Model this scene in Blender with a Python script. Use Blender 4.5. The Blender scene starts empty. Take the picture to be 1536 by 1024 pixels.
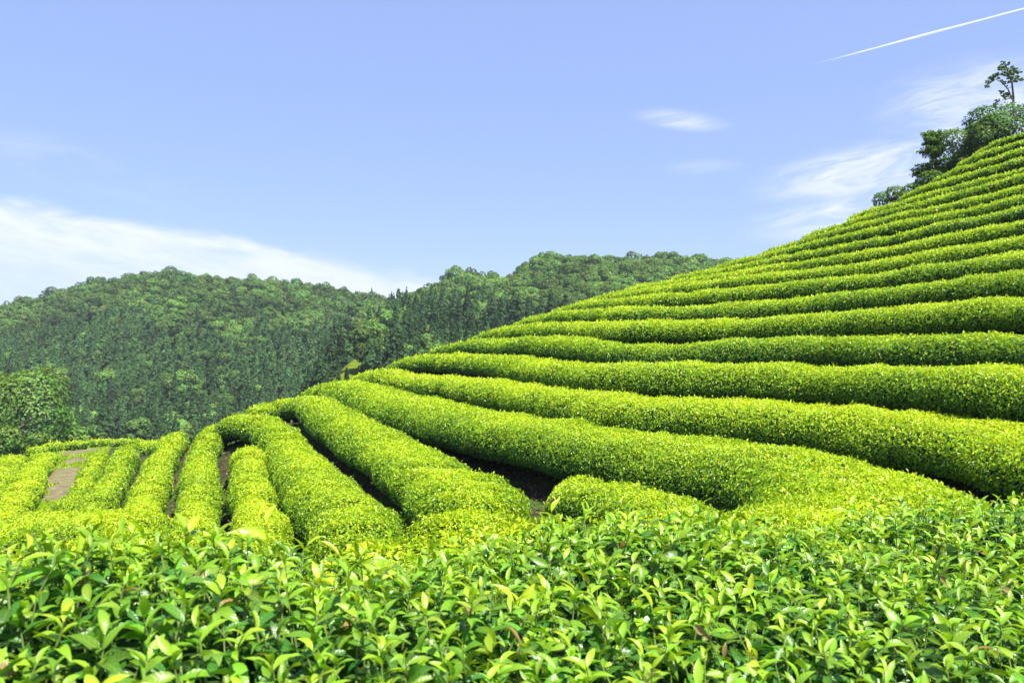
import bpy, math
import numpy as np

# ------------------------------------------------------------------ camera, sky, sun, exposure
sc = bpy.context.scene
F, UH = 1205.0, 520.0            # focal length in photo pixels, image row of the horizon

cam_d = bpy.data.cameras.new('camera')
cam = bpy.data.objects.new('camera', cam_d)
sc.collection.objects.link(cam)
cam_d.sensor_width = 36.0
cam_d.lens = F / 1536 * 36.0
cam_d.shift_y = (UH - 512) / 1536
cam_d.clip_start = 0.05
cam_d.clip_end = 40000
cam_d.dof.use_dof = True
cam_d.dof.focus_distance = 5.0
cam_d.dof.aperture_fstop = 8.0
cam.location = (0, 0, 0)
cam.rotation_euler = (math.radians(90), 0, 0)
sc.camera = cam

SUN_AZ = math.radians(136)       # clockwise from +Y (straight ahead)
SUN_EL = math.radians(61)
SUN_DIR = np.array([math.sin(SUN_AZ) * math.cos(SUN_EL), math.cos(SUN_AZ) * math.cos(SUN_EL), math.sin(SUN_EL)])
sun_d = bpy.data.lights.new('sun', 'SUN')
sun_d.energy = 5.0
sun_d.angle = math.radians(0.5)
sun_d.color = (1.0, 0.95, 0.86)
sun = bpy.data.objects.new('sun', sun_d)
sc.collection.objects.link(sun)
from mathutils import Vector, Matrix
sun.rotation_euler = Vector(SUN_DIR).to_track_quat('Z', 'Y').to_euler()
sun.location = (-30, 15, 60)

sc.view_settings.view_transform = 'Standard'
sc.view_settings.look = 'None'
sc.view_settings.gamma = 1.0
sc.view_settings.exposure = 1.15
sc.render.engine = 'CYCLES'
sc.cycles.max_bounces = 8
sc.cycles.transparent_max_bounces = 24


class NT:
    """small helper to wire shader nodes"""
    def __init__(self, tree):
        self.t = tree
    def n(self, kind, **kw):
        nd = self.t.nodes.new(kind)
        for k, v in kw.items():
            setattr(nd, k, v)
        return nd
    def l(self, a, b):
        self.t.links.new(a, b)
    def val(self, sock, v):
        if hasattr(v, 'is_output'):
            self.l(v, sock)
        else:
            sock.default_value = v
    def math(self, op, a, b=0.0, c=0.0, clamp=False):
        nd = self.n('ShaderNodeMath', operation=op, use_clamp=clamp)
        self.val(nd.inputs[0], a); self.val(nd.inputs[1], b); self.val(nd.inputs[2], c)
        return nd.outputs[0]
    def mix(self, fac, a, b, blend='MIX'):
        nd = self.n('ShaderNodeMix', data_type='RGBA', blend_type=blend)
        self.val(nd.inputs[0], fac); self.val(nd.inputs[6], a); self.val(nd.inputs[7], b)
        return nd.outputs[2]
    def noise(self, vec, scale, detail=3.0, rough=0.55, dist=0.0):
        nd = self.n('ShaderNodeTexNoise')
        if vec is not None:
            self.l(vec, nd.inputs['Vector'])
        nd.inputs['Scale'].default_value = scale
        nd.inputs['Detail'].default_value = detail
        nd.inputs['Roughness'].default_value = rough
        nd.inputs['Distortion'].default_value = dist
        return nd.outputs[0]
    def ramp(self, fac, stops):
        nd = self.n('ShaderNodeValToRGB')
        el = nd.color_ramp.elements
        while len(el) < len(stops):
            el.new(0.5)
        for e, (p, c) in zip(el, stops):
            e.position = p
            e.color = (*c, 1.0) if len(c) == 3 else c
        self.l(fac, nd.inputs[0])
        return nd.outputs[0]
    def smooth(self, x, lo, hi):
        nd = self.n('ShaderNodeMapRange', interpolation_type='SMOOTHSTEP')
        self.val(nd.inputs[0], x)
        nd.inputs[1].default_value = lo; nd.inputs[2].default_value = hi
        return nd.outputs[0]


world = bpy.data.worlds.new('World')
sc.world = world
world.use_nodes = True
wt = NT(world.node_tree)
world.node_tree.nodes.clear()
w_out = wt.n('ShaderNodeOutputWorld')
bg = wt.n('ShaderNodeBackground')
sky = wt.n('ShaderNodeTexSky', sky_type='NISHITA')
sky.sun_disc = False
sky.sun_elevation = SUN_EL
sky.sun_rotation = SUN_AZ
sky.altitude = 200
sky.air_density = 1.0
sky.dust_density = 0.6
sky.ozone_density = 3.0
geo = wt.n('ShaderNodeTexCoord')
sep = wt.n('ShaderNodeSeparateXYZ')
wt.l(geo.outputs['Generated'], sep.inputs[0])
dx, dy, dz = sep.outputs
ay = wt.math('MAXIMUM', wt.math('ABSOLUTE', dy), 0.08)
ta = wt.math('DIVIDE', dx, ay)       # tangent of azimuth
te = wt.math('DIVIDE', dz, ay)       # tangent of elevation
front = wt.smooth(dy, 0.0, 0.2)


def cloud(cu, cv, ru, rv, slope, soft=0.55):
    """a soft streak of cirrus: centre and radii given as directions (photo pixel units), slope = tilt"""
    c_a, c_e = (cu - 768) / F, (UH - cv) / F
    a = wt.math('SUBTRACT', ta, c_a)
    e = wt.math('SUBTRACT', wt.math('SUBTRACT', te, c_e), wt.math('MULTIPLY', a, slope))
    r = wt.math('SQRT', wt.math('ADD', wt.math('POWER', wt.math('DIVIDE', a, ru / F), 2.0),
                                wt.math('POWER', wt.math('DIVIDE', e, rv / F), 2.0)))
    nd = wt.n('ShaderNodeMapRange', interpolation_type='SMOOTHSTEP')
    wt.l(r, nd.inputs[0])
    nd.inputs[1].default_value = 1.25; nd.inputs[2].default_value = 1.25 - soft * 1.6
    return nd.outputs[0]


comb = wt.n('ShaderNodeCombineXYZ')
wt.l(wt.math('MULTIPLY', ta, 1.0), comb.inputs[0])
wt.l(wt.math('MULTIPLY', wt.math('ADD', te, wt.math('MULTIPLY', ta, 0.18)), 3.4), comb.inputs[1])
streak = wt.noise(comb.outputs[0], 7.0, 8.0, 0.62, 0.5)
comb2 = wt.n('ShaderNodeCombineXYZ')
wt.l(ta, comb2.inputs[0])
wt.l(wt.math('MULTIPLY', wt.math('SUBTRACT', te, wt.math('MULTIPLY', ta, 0.22)), 4.5), comb2.inputs[1])
streak2 = wt.noise(comb2.outputs[0], 9.0, 8.0, 0.65, 0.8)

comb3 = wt.n('ShaderNodeCombineXYZ')
wt.l(ta, comb3.inputs[0])
wt.l(wt.math('MULTIPLY', wt.math('ADD', te, wt.math('MULTIPLY', ta, 0.22)), 6.0), comb3.inputs[1])
streak3 = wt.noise(comb3.outputs[0], 16.0, 8.0, 0.7, 1.2)
# the long bank at the left: its upper edge slopes down to the right, it thins out below
edge = wt.math('SUBTRACT', wt.math('SUBTRACT', (UH - 430) / F, wt.math('MULTIPLY', ta, 0.182)), te)   # > 0 below the edge
edge = wt.math('ADD', edge, wt.math('MULTIPLY', wt.math('SUBTRACT', streak, 0.5), 0.045))
bank = wt.math('MULTIPLY', wt.smooth(edge, -0.003, 0.022), wt.math('SUBTRACT', 1.0, wt.math('MULTIPLY', wt.smooth(edge, 0.03, 0.12), 0.55)))
fade_r = wt.n('ShaderNodeMapRange', interpolation_type='SMOOTHSTEP')
wt.l(ta, fade_r.inputs[0])
fade_r.inputs[1].default_value = (735 - 768) / F; fade_r.inputs[2].default_value = (630 - 768) / F
bank = wt.math('MULTIPLY', bank, fade_r.outputs[0])
right = wt.math('MAXIMUM', wt.math('MAXIMUM', cloud(1305, 256, 165, 44, 0.16), cloud(1270, 322, 150, 34, 0.14)),
                wt.math('MAXIMUM', wt.math('MULTIPLY', cloud(1470, 150, 150, 65, 0.12), 0.85),
                        wt.math('MULTIPLY', cloud(1480, 190, 130, 40, 0.1), 0.9)))
small = wt.math('MAXIMUM', wt.math('MULTIPLY', cloud(1022, 180, 72, 16, -0.10, 0.65), 0.85), wt.math('MULTIPLY', cloud(1050, 250, 70, 12, 0.05), 0.25))
wisp = wt.math('MULTIPLY', cloud(110, 250, 190, 40, -0.3, 0.6), 0.2)
left_m = wt.math('MULTIPLY', bank, wt.math('ADD', 0.48, wt.math('MULTIPLY', wt.smooth(wt.math('ADD', wt.math('MULTIPLY', streak, .6), wt.math('MULTIPLY', streak3, .4)), 0.36, 0.62), 0.62)))
right_m = wt.math('MULTIPLY', wt.math('MAXIMUM', right, small), wt.math('ADD', 0.18, wt.math('MULTIPLY', wt.smooth(streak2, 0.34, 0.68), 0.80)))
cl = wt.math('ADD', wt.math('MAXIMUM', left_m, right_m), wt.math('MULTIPLY', wisp, wt.smooth(streak, 0.4, 0.7)), clamp=True)
cl = wt.math('MULTIPLY', cl, front)
VEIL = (2.3, 3.05, 5.9, 1)
CLOUD = (5.2, 5.5, 7.2, 1)
base = wt.mix(0.60, sky.outputs[0], VEIL)
col = wt.mix(wt.math('MULTIPLY', cl, 0.9), base, CLOUD)
wt.l(col, bg.inputs['Color'])
bg.inputs['Strength'].default_value = 0.086
wt.l(bg.outputs[0], w_out.inputs['Surface'])

# ------------------------------------------------------------------ helpers
rng = np.random.default_rng(7)
COL = sc.collection


def pix(u, v, y):
    """a point at distance y ahead that the photo shows at pixel (u, v)"""
    return np.array([(u - 768) / F * y, y, (UH - v) / F * y])


def link(name, me, mats=(), parent=None, loc=None):
    o = bpy.data.objects.new(name, me)
    COL.objects.link(o)
    if me is not None:
        for m in mats:
            me.materials.append(m)
    if parent is not None:
        o.parent = parent
    if loc is not None:
        o.location = loc
    return o


def tag(o, label=None, cat=None, group=None, kind=None):
    for k, v in (('label', label), ('category', cat), ('group', group), ('kind', kind)):
        if v:
            o[k] = v
    return o


def mesh_np(name, V, faces, attrs=None, smooth=False, mat_index=None):
    """faces: list of int arrays (n,k); attrs: {name: per-vertex floats}"""
    me = bpy.data.meshes.new(name)
    V = np.asarray(V, np.float32)
    me.vertices.add(len(V))
    me.vertices.foreach_set('co', V.ravel())
    loops = np.concatenate([f.ravel() for f in faces]).astype(np.int32)
    sizes = np.concatenate([np.full(len(f), f.shape[1], np.int32) for f in faces])
    starts = np.concatenate([[0], np.cumsum(sizes)[:-1]]).astype(np.int32)
    me.loops.add(len(loops))
    me.loops.foreach_set('vertex_index', loops)
    me.polygons.add(len(sizes))
    me.polygons.foreach_set('loop_start', starts)
    me.polygons.foreach_set('loop_total', sizes)
    if mat_index is not None:
        me.polygons.foreach_set('material_index', np.asarray(mat_index, np.int32))
    me.update(calc_edges=True)
    if smooth is not False:
        sm = np.ones(len(sizes), bool) if smooth is True else np.asarray(smooth, bool)
        me.polygons.foreach_set('use_smooth', sm)
    for k, a in (attrs or {}).items():
        at = me.attributes.new(k, 'FLOAT', 'POINT')
        at.data.foreach_set('value', np.asarray(a, np.float32))
    return me


def unit(a):
    return a / np.maximum(np.linalg.norm(a, axis=-1, keepdims=True), 1e-9)


class Bumps:
    """cheap smooth 3-D noise, a sum of sines"""
    def __init__(self, seed, freq, octaves=3, per=7):
        r = np.random.default_rng(seed)
        self.k, self.p, self.a = [], [], []
        for o in range(octaves):
            self.k.append(unit(r.normal(size=(per, 3))) * freq * 2 ** o * r.uniform(.6, 1.4, (per, 1)))
            self.p.append(r.uniform(0, 6.28, per))
            self.a.append(np.full(per, .55 ** o))
        self.k = np.concatenate(self.k); self.p = np.concatenate(self.p); self.a = np.concatenate(self.a)
        self.a /= math.sqrt((self.a ** 2).sum() / 2) * 1.6
    def __call__(self, P):
        out = np.zeros(len(P))
        for k, p, a in zip(self.k, self.p, self.a):
            out += a * np.sin(P @ k + p)
        return out


def quads(C, N, T, L, Wd, fold=0.18):
    """leaf quads: centre, normal, lengthwise direction, length, width -> verts (4n,3), faces (2n,3)"""
    B = np.cross(N, T)
    L = L[:, None]; Wd = Wd[:, None]
    v0 = C - T * L * .5
    v2 = C + T * L * .5 - N * L * .12
    v1 = C + B * Wd * .5 + N * Wd * fold + T * L * .02
    v3 = C - B * Wd * .5 + N * Wd * fold + T * L * .02
    n = len(C)
    V = np.empty((n, 4, 3)); V[:, 0] = v0; V[:, 1] = v1; V[:, 2] = v2; V[:, 3] = v3
    i = np.arange(n)[:, None] * 4
    Fc = np.concatenate([i + np.array([0, 1, 2]), i + np.array([0, 2, 3])], 1).reshape(-1, 3)
    return V.reshape(-1, 3), Fc


def tube(path, radii, sides=6):
    path = np.asarray(path, float); n = len(path)
    tang = unit(np.gradient(path, axis=0))
    ref = np.array([0.31, 0.17, 0.93]) if abs(tang[0, 2]) < .8 else np.array([0.93, .2, .1])
    a = unit(np.cross(tang, ref)); b = np.cross(tang, a)
    th = np.arange(sides) / sides * 2 * math.pi
    V = path[:, None] + (a[:, None] * np.cos(th)[None, :, None] + b[:, None] * np.sin(th)[None, :, None]) * np.asarray(radii)[:, None, None]
    V = V.reshape(-1, 3)
    i = np.arange(n - 1)[:, None] * sides; j = np.arange(sides)[None]
    k = (j + 1) % sides
    Fq = np.stack([i + j, i + k, i + sides + k, i + sides + j], -1).reshape(-1, 4)
    return V, Fq


def merge(parts):
    Vs, Fs, o = [], [], 0
    for V, Fq in parts:
        Vs.append(V); Fs.append(Fq + o); o += len(V)
    return np.concatenate(Vs), np.concatenate(Fs)


# ------------------------------------------------------------------ materials
def new_mat(name):
    m = bpy.data.materials.new(name)
    m.use_nodes = True
    m.node_tree.nodes.clear()
    t = NT(m.node_tree)
    out = t.n('ShaderNodeOutputMaterial')
    return m, t, out


def leaf_mat(name, young, mid, old, trans=0.35, rough=0.42, spec=0.4, obj_var=0.0, twist=(1.15, 1.1, 0.5), veins=False):
    """leaf with age (0 young .. 1 old) and tint (random per leaf) attributes"""
    m, t, out = new_mat(name)
    age = t.n('ShaderNodeAttribute', attribute_name='age').outputs['Fac']
    tint = t.n('ShaderNodeAttribute', attribute_name='tint').outputs['Fac']
    c = t.ramp(age, [(0.0, young), (0.47, mid), (0.93, old), (1.0, (0.30, 0.20, 0.07))] if veins else [(0.0, young), (0.5, mid), (1.0, old)])
    hsv = t.n('ShaderNodeHueSaturation')
    t.l(c, hsv.inputs['Color'])
    t.l(t.math('ADD', 0.5, t.math('MULTIPLY', t.math('SUBTRACT', tint, 0.5), 0.05)), hsv.inputs['Hue'])
    v = t.math('ADD', 0.72, t.math('MULTIPLY', tint, 0.56))
    if obj_var:
        oi = t.n('ShaderNodeObjectInfo').outputs['Random']
        v = t.math('MULTIPLY', v, t.math('ADD', 1 - obj_var / 2, t.math('MULTIPLY', oi, obj_var)))
        gp = t.n('ShaderNodeNewGeometry').outputs['Position']
        v = t.math('MULTIPLY', v, t.math('ADD', 0.52, t.math('MULTIPLY', t.smooth(t.noise(gp, 0.045, 4.0, 0.6), 0.32, 0.68), 0.56)))
    t.l(v, hsv.inputs['Value'])
    c = hsv.outputs[0]
    if veins:
        bl = t.n('ShaderNodeAttribute', attribute_name='blade').outputs['Fac']   # 0 at the midrib, 1 at the margin
        rib = t.smooth(bl, 0.10, 0.0)
        c = t.mix(t.math('MULTIPLY', rib, 0.35), c, (0.42, 0.50, 0.12, 1))
        along = t.n('ShaderNodeAttribute', attribute_name='along').outputs['Fac']
        wave = t.math('SINE', t.math('MULTIPLY', t.math('SUBTRACT', along, t.math('MULTIPLY', bl, 0.16)), 50.0))
        gp = t.n('ShaderNodeNewGeometry').outputs['Position']
        blot = t.noise(gp, 45.0, 4.0, 0.6)
        c = t.mix(t.math('MULTIPLY', t.smooth(wave, 0.82, 1.0), 0.16), c, (0.45, 0.55, 0.12, 1))
        c = t.mix(t.math('MULTIPLY', t.smooth(blot, 0.58, 0.75), 0.30), c, (0.07, 0.15, 0.015, 1))
        c = t.mix(t.math('MULTIPLY', t.smooth(t.noise(gp, 130.0, 2.0), 0.72, 0.78), 0.6), c, (0.22, 0.15, 0.05, 1))
    pb = t.n('ShaderNodeBsdfPrincipled')
    if veins:
        bp = t.n('ShaderNodeBump'); bp.inputs['Strength'].default_value = 0.35; bp.inputs['Distance'].default_value = 0.004
        t.l(t.math('ADD', t.math('MULTIPLY', wave, 0.08), t.math('MULTIPLY', blot, 0.8)), bp.inputs['Height']); t.l(bp.outputs[0], pb.inputs['Normal'])
    t.l(c, pb.inputs['Base Color'])
    pb.inputs['Roughness'].default_value = rough
    pb.inputs['Specular IOR Level'].default_value = spec
    tr = t.n('ShaderNodeBsdfTranslucent')
    t.l(t.mix(1.0, c, (*twist, 1), 'MULTIPLY'), tr.inputs['Color'])
    mx = t.n('ShaderNodeMixShader')
    mx.inputs[0].default_value = trans
    t.l(pb.outputs[0], mx.inputs[1]); t.l(tr.outputs[0], mx.inputs[2])
    t.l(mx.outputs[0], out.inputs['Surface'])
    return m


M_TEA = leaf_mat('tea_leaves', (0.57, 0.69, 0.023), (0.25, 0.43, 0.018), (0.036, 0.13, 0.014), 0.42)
M_NEAR = leaf_mat('tea_leaves_close', (0.47, 0.63, 0.022), (0.24, 0.44, 0.016), (0.045, 0.165, 0.014), 0.36, 0.33, 0.55, veins=True)
M_BROAD = leaf_mat('broadleaf_foliage', (0.19, 0.32, 0.045), (0.11, 0.22, 0.038), (0.05, 0.125, 0.032), 0.28, 0.55, 0.25, 0.45)
M_CONIF = leaf_mat('conifer_foliage', (0.085, 0.17, 0.038), (0.048, 0.115, 0.034), (0.02, 0.058, 0.025), 0.2, 0.6, 0.2, 0.6)
M_RED = leaf_mat('russet_foliage', (0.17, 0.12, 0.05), (0.12, 0.075, 0.045), (0.06, 0.05, 0.03), 0.2, 0.6, 0.2)


M_LITTER = leaf_mat('fallen_leaves', (0.30, 0.22, 0.11), (0.17, 0.11, 0.055), (0.07, 0.10, 0.025), 0.15, 0.7, 0.2)


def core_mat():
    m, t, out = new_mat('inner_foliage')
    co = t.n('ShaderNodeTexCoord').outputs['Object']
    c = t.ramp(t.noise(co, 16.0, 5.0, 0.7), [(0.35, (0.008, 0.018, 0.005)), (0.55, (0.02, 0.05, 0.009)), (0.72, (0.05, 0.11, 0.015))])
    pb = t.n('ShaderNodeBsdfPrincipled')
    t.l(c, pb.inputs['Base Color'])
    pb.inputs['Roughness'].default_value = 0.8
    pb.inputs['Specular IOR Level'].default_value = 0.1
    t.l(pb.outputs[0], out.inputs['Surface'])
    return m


def bark_mat(name, a, b):
    m, t, out = new_mat(name)
    co = t.n('ShaderNodeTexCoord').outputs['Object']
    c = t.ramp(t.noise(co, 9.0, 6.0, 0.7), [(0.3, a), (0.7, b)])
    pb = t.n('ShaderNodeBsdfPrincipled')
    t.l(c, pb.inputs['Base Color'])
    pb.inputs['Roughness'].default_value = 0.9
    bp = t.n('ShaderNodeBump'); bp.inputs['Strength'].default_value = 0.5
    t.l(t.noise(co, 30.0, 4.0), bp.inputs['Height']); t.l(bp.outputs[0], pb.inputs['Normal'])
    t.l(pb.outputs[0], out.inputs['Surface'])
    return m


M_CORE = core_mat()
M_STEM = bark_mat('tea_stem_bark', (0.05, 0.035, 0.022), (0.15, 0.11, 0.07))
M_GREEN = bark_mat('green_shoot_stem', (0.10, 0.16, 0.03), (0.20, 0.26, 0.06))
M_BARK = bark_mat('tree_bark', (0.05, 0.04, 0.035), (0.17, 0.14, 0.11))


def ground_mat():
    m, t, out = new_mat('soil')
    co = t.n('ShaderNodeTexCoord').outputs['Object']
    soil = t.ramp(t.noise(co, 3.0, 8.0, 0.7), [(0.3, (0.018, 0.014, 0.009)), (0.55, (0.05, 0.038, 0.024)), (0.75, (0.12, 0.09, 0.058))])
    weeds = t.ramp(t.noise(co, 11.0, 6.0, 0.7), [(0.35, (0.02, 0.05, 0.008)), (0.7, (0.09, 0.16, 0.02))])
    near = t.mix(t.smooth(t.noise(co, 0.9, 5.0, 0.7), 0.44, 0.58), soil, weeds)
    ln = t.n('ShaderNodeVectorMath', operation='LENGTH')
    t.l(co, ln.inputs[0])
    far = t.ramp(t.noise(co, 0.12, 6.0, 0.7), [(0.3, (0.012, 0.03, 0.01)), (0.7, (0.04, 0.08, 0.02))])
    c = t.mix(t.smooth(ln.outputs['Value'], 46.0, 70.0), near, far)
    pb = t.n('ShaderNodeBsdfPrincipled')
    t.l(c, pb.inputs['Base Color'])
    pb.inputs['Roughness'].default_value = 0.95
    pb.inputs['Specular IOR Level'].default_value = 0.1
    bp = t.n('ShaderNodeBump'); bp.inputs['Strength'].default_value = 0.6; bp.inputs['Distance'].default_value = 0.05
    t.l(t.noise(co, 14.0, 6.0, 0.7), bp.inputs['Height']); t.l(bp.outputs[0], pb.inputs['Normal'])
    t.l(pb.outputs[0], out.inputs['Surface'])
    return m


def path_mat():
    m, t, out = new_mat('dirt')
    co = t.n('ShaderNodeTexCoord').outputs['Object']
    soil = t.ramp(t.noise(co, 2.2, 8.0, 0.7), [(0.3, (0.075, 0.05, 0.028)), (0.5, (0.16, 0.11, 0.062)), (0.72, (0.25, 0.18, 0.11))])
    weeds = t.ramp(t.noise(co, 7.0, 5.0, 0.7), [(0.35, (0.07, 0.12, 0.02)), (0.7, (0.20, 0.26, 0.05))])
    c = t.mix(t.smooth(t.noise(co, 1.8, 6.0, 0.7, 0.6), 0.46, 0.62), soil, weeds)
    pb = t.n('ShaderNodeBsdfPrincipled')
    t.l(c, pb.inputs['Base Color'])
    pb.inputs['Roughness'].default_value = 0.95
    bp = t.n('ShaderNodeBump'); bp.inputs['Strength'].default_value = 0.7; bp.inputs['Distance'].default_value = 0.06
    t.l(t.noise(co, 6.0, 6.0, 0.7), bp.inputs['Height']); t.l(bp.outputs[0], pb.inputs['Normal'])
    t.l(pb.outputs[0], out.inputs['Surface'])
    return m


def meadow_mat():
    m, t, out = new_mat('meadow_grass')
    co = t.n('ShaderNodeTexCoord').outputs['Object']
    c = t.ramp(t.noise(co, 0.35, 6.0, 0.7), [(0.3, (0.06, 0.10, 0.008)), (0.6, (0.13, 0.165, 0.012)), (0.8, (0.16, 0.165, 0.02))])
    wv = t.n('ShaderNodeTexWave', wave_type='BANDS', bands_direction='Z')
    t.l(co, wv.inputs[0])
    wv.inputs['Scale'].default_value = 0.55; wv.inputs['Distortion'].default_value = 1.5
    c = t.mix(t.math('MULTIPLY', t.smooth(wv.outputs['Fac'], 0.7, 1.0), 0.25), c, (0.10, 0.15, 0.03, 1))
    pb = t.n('ShaderNodeBsdfPrincipled')
    t.l(c, pb.inputs['Base Color'])
    pb.inputs['Roughness'].default_value = 0.95
    pb.inputs['Specular IOR Level'].default_value = 0.0
    t.l(pb.outputs[0], out.inputs['Surface'])
    return m


# ------------------------------------------------------------------ tea hedges: crest lines as (photo u, photo v, metres ahead)
HH = 0.86                         # hedge height
ROWS = {}                         # key -> dict


def row(key, pts, w=0.80, h=HH, label='', near=False, pillow=1.0, age=0.0):
    ROWS[key] = dict(P=np.array([pix(*p) for p in pts]), w=w, h=h, label=label, near=near, pillow=pillow, age=age)


ORD = ['topmost', 'second', 'third', 'fourth', 'fifth', 'sixth', 'seventh', 'eighth', 'ninth', 'tenth', 'eleventh', 'twelfth', 'thirteenth', 'fourteenth', 'fifteenth', 'sixteenth', 'seventeenth']
SLOPE = [
    [(1700, 152, 37), (1536, 206, 40), (1500, 221, 43), (1480, 235, 46)],
    [(1700, 166, 35), (1536, 218, 38.2), (1490, 232, 41), (1455, 250, 45.5)],
    [(1700, 180, 33.5), (1536, 231, 36.6), (1460, 252, 40), (1415, 275, 45)],
    [(1700, 195, 32), (1536, 244, 35), (1440, 270, 39), (1370, 294, 45)],
    [(1700, 209, 30), (1536, 257, 33), (1430, 285, 37), (1350, 306, 41), (1295, 326, 46.5)],
    [(1700, 224, 28.5), (1536, 270, 31.5), (1420, 298, 35.5), (1320, 323, 40), (1260, 342, 44), (1222, 358, 49.5)],
    [(1700, 240, 27), (1536, 284, 29.8), (1400, 314, 34), (1280, 343, 39), (1220, 360, 43), (1165, 377, 49.5)],
    [(1700, 258, 25.3), (1536, 299, 28), (1400, 327, 32), (1260, 357, 37), (1190, 374, 41), (1130, 388, 46), (1092, 399, 52.5)],
    [(1700, 277, 23.8), (1536, 315, 26.4), (1400, 343, 30), (1260, 371, 34.5), (1180, 389, 38), (1110, 402, 42), (1060, 409, 48), (1026, 416, 54.5)],
    [(1700, 302, 22), (1536, 336, 24.7), (1400, 362, 28), (1260, 387, 32), (1160, 402, 35.5), (1090, 412, 39), (1040, 419, 43), (990, 425, 50), (952, 435, 57)],
    [(1700, 332, 20.5), (1536, 360, 23), (1400, 381, 26), (1236, 403, 30.3), (1160, 411, 33), (1090, 421, 36), (1040, 426, 39), (960, 437, 46), (920, 444, 53), (888, 454, 58)],
    [(1700, 360, 19), (1536, 383, 21.4), (1400, 400, 24), (1236, 421, 28), (1150, 432, 30.5), (1050, 440, 34.5), (960, 446, 40), (900, 452, 46), (865, 460, 52), (841, 470, 57)],
    [(1700, 394, 17.3), (1536, 412, 19.7), (1400, 426, 22), (1236, 445, 25.7), (1100, 456, 29), (1010, 462, 32), (960, 463, 34.5), (900, 465, 39), (840, 470, 45), (800, 479, 52), (774, 493, 57)],
    [(1700, 431, 15.7), (1536, 446, 18), (1400, 458, 20), (1236, 472, 23.3), (1100, 480, 26.3), (960, 485, 30), (880, 485, 34.5), (840, 485, 37.5), (780, 491, 45), (740, 499, 51), (711, 514, 56)],
    [(1700, 501, 14.2), (1536, 503, 16.3), (1400, 504, 18), (1260, 506, 21), (1180, 508, 22.3), (1100, 513, 23.4), (1040, 518, 24.3), (960, 517, 26), (910, 513, 28.5), (850, 508, 32), (800, 507, 36), (740, 509, 42), (690, 516, 48), (656, 530, 53)],
    [(1700, 558, 12.7), (1536, 552, 14.6), (1400, 549, 16.5), (1236, 547, 19.2), (1100, 546, 21), (960, 546, 23), (860, 545, 27), (780, 538, 33), (730, 535, 38), (660, 534, 44), (620, 538, 48), (593, 549, 51)],
    [(1700, 672, 11), (1536, 644, 13), (1420, 630, 14.4), (1340, 618, 15.6), (1236, 612, 17.0), (1110, 602, 18.6), (960, 600, 20.5), (870, 590, 23.5), (800, 579, 27), (690, 567, 34), (620, 562, 39), (580, 556, 43), (560, 559, 45), (543, 571, 47)],
]
for i, p in enumerate(SLOPE):
    place = 'topmost tea row on the right slope, just below the ridge trees' if i == 0 else f'{ORD[i]} tea row down from the ridge trees on the right slope'
    row(('slope', i), p, w=(1.08, 1.04, 1.0, 1.04, 1.14)[max(0, i - 12)], h=float(np.interp(i, [0, 9, 14, 16], [.62, .72, 1.0, 1.14])), pillow=.3, label=place, near=i >= 14, age=float(np.interp(i, [0, 11, 15], [-.22, -.16, -.02])))

row('bowl', [(488, 588, 42.5), (500, 578, 41), (515, 574, 39.5), (550, 579, 36), (600, 593, 31.5), (650, 603, 28), (730, 619, 24), (760, 623, 23), (850, 635, 20.5), (920, 648, 18.8), (990, 656, 17.3), (1080, 665, 15.8), (1150, 677, 14.6), (1236, 697, 13.2), (1290, 716, 12), (1318, 738, 10.8), (1290, 762, 9.7), (1230, 785, 8.6), (1170, 800, 7.8)],
    w=1.55, h=1.32, pillow=.35, label='long tea hedge that bends back round the hollow towards the close leaves', near=True)
row('spur', [(438, 606, 39), (465, 594, 37), (490, 605, 33), (530, 630, 27), (580, 657, 22.8), (630, 685, 19.3), (680, 713, 16.6), (715, 737, 14.8), (732, 750, 14.0)],
    w=1.05, h=1.1, label='straight tea hedge ending at the bare soil gap in the hollow', near=True)
row('arch', [(330, 634, 36), (365, 624, 34.5), (400, 629, 32.5), (425, 648, 29), (450, 682, 23.8), (480, 714, 20), (515, 747, 16.8), (540, 775, 14.6), (530, 805, 13.0)],
    w=0.84, h=1.1, label='tea hedge that arches over the crest and ends in a broad rounded bulge', near=True)
row('tongue', [(372, 668, 29), (375, 690, 25.7), (380, 720, 21.8), (385, 750, 19), (392, 785, 16.5), (396, 820, 14.6)],
    w=0.55, h=1.05, label='narrow tea hedge with a rounded far end between two black gaps', near=True)
row('strip_a', [(330, 641, 37), (306, 665, 32), (301, 690, 28), (298, 720, 23.6), (292, 760, 19.8), (288, 800, 17.2)],
    w=0.53, h=1.0, label='tea hedge immediately left of the narrow hedge with black gaps', near=True)
row('strip_b', [(267, 645, 39), (248, 672, 34.5), (235, 700, 30), (222, 730, 26), (205, 765, 22.5), (185, 800, 19.7)],
    w=0.53, h=0.95, label='tea hedge with a brown trodden gap along its left side, second from the narrow one', near=True)
row('strip_c', [(192, 666, 40), (180, 695, 34.5), (160, 725, 29.5), (135, 760, 25.5), (105, 800, 22)],
    w=0.52, label='tea hedge between the brown trodden gap and the dark green row by the dirt track', near=True)
row('strip_d', [(150, 682, 40), (135, 705, 35.5), (118, 735, 31), (98, 762, 28)],
    w=0.42, h=0.7, label='short dark green tea hedge bordering the dirt track on its right', near=True)
row('track_left', [(66, 678, 43), (50, 702, 37.5), (30, 735, 32), (5, 770, 28), (-30, 810, 24)],
    w=0.6, h=0.7, label='tea hedge bordering the dirt track on its left')
row('edge_left', [(22, 682, 44), (2, 708, 38), (-30, 745, 32)],
    w=0.75, label='tea hedge cut off by the left edge beside the dirt track')
row('far_strip', [(42, 674, 50), (80, 667, 52), (130, 661, 53), (180, 658, 54), (222, 659, 55)],
    w=0.6, h=0.6, label='thin low hedge along the far end of the dirt track')
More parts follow.
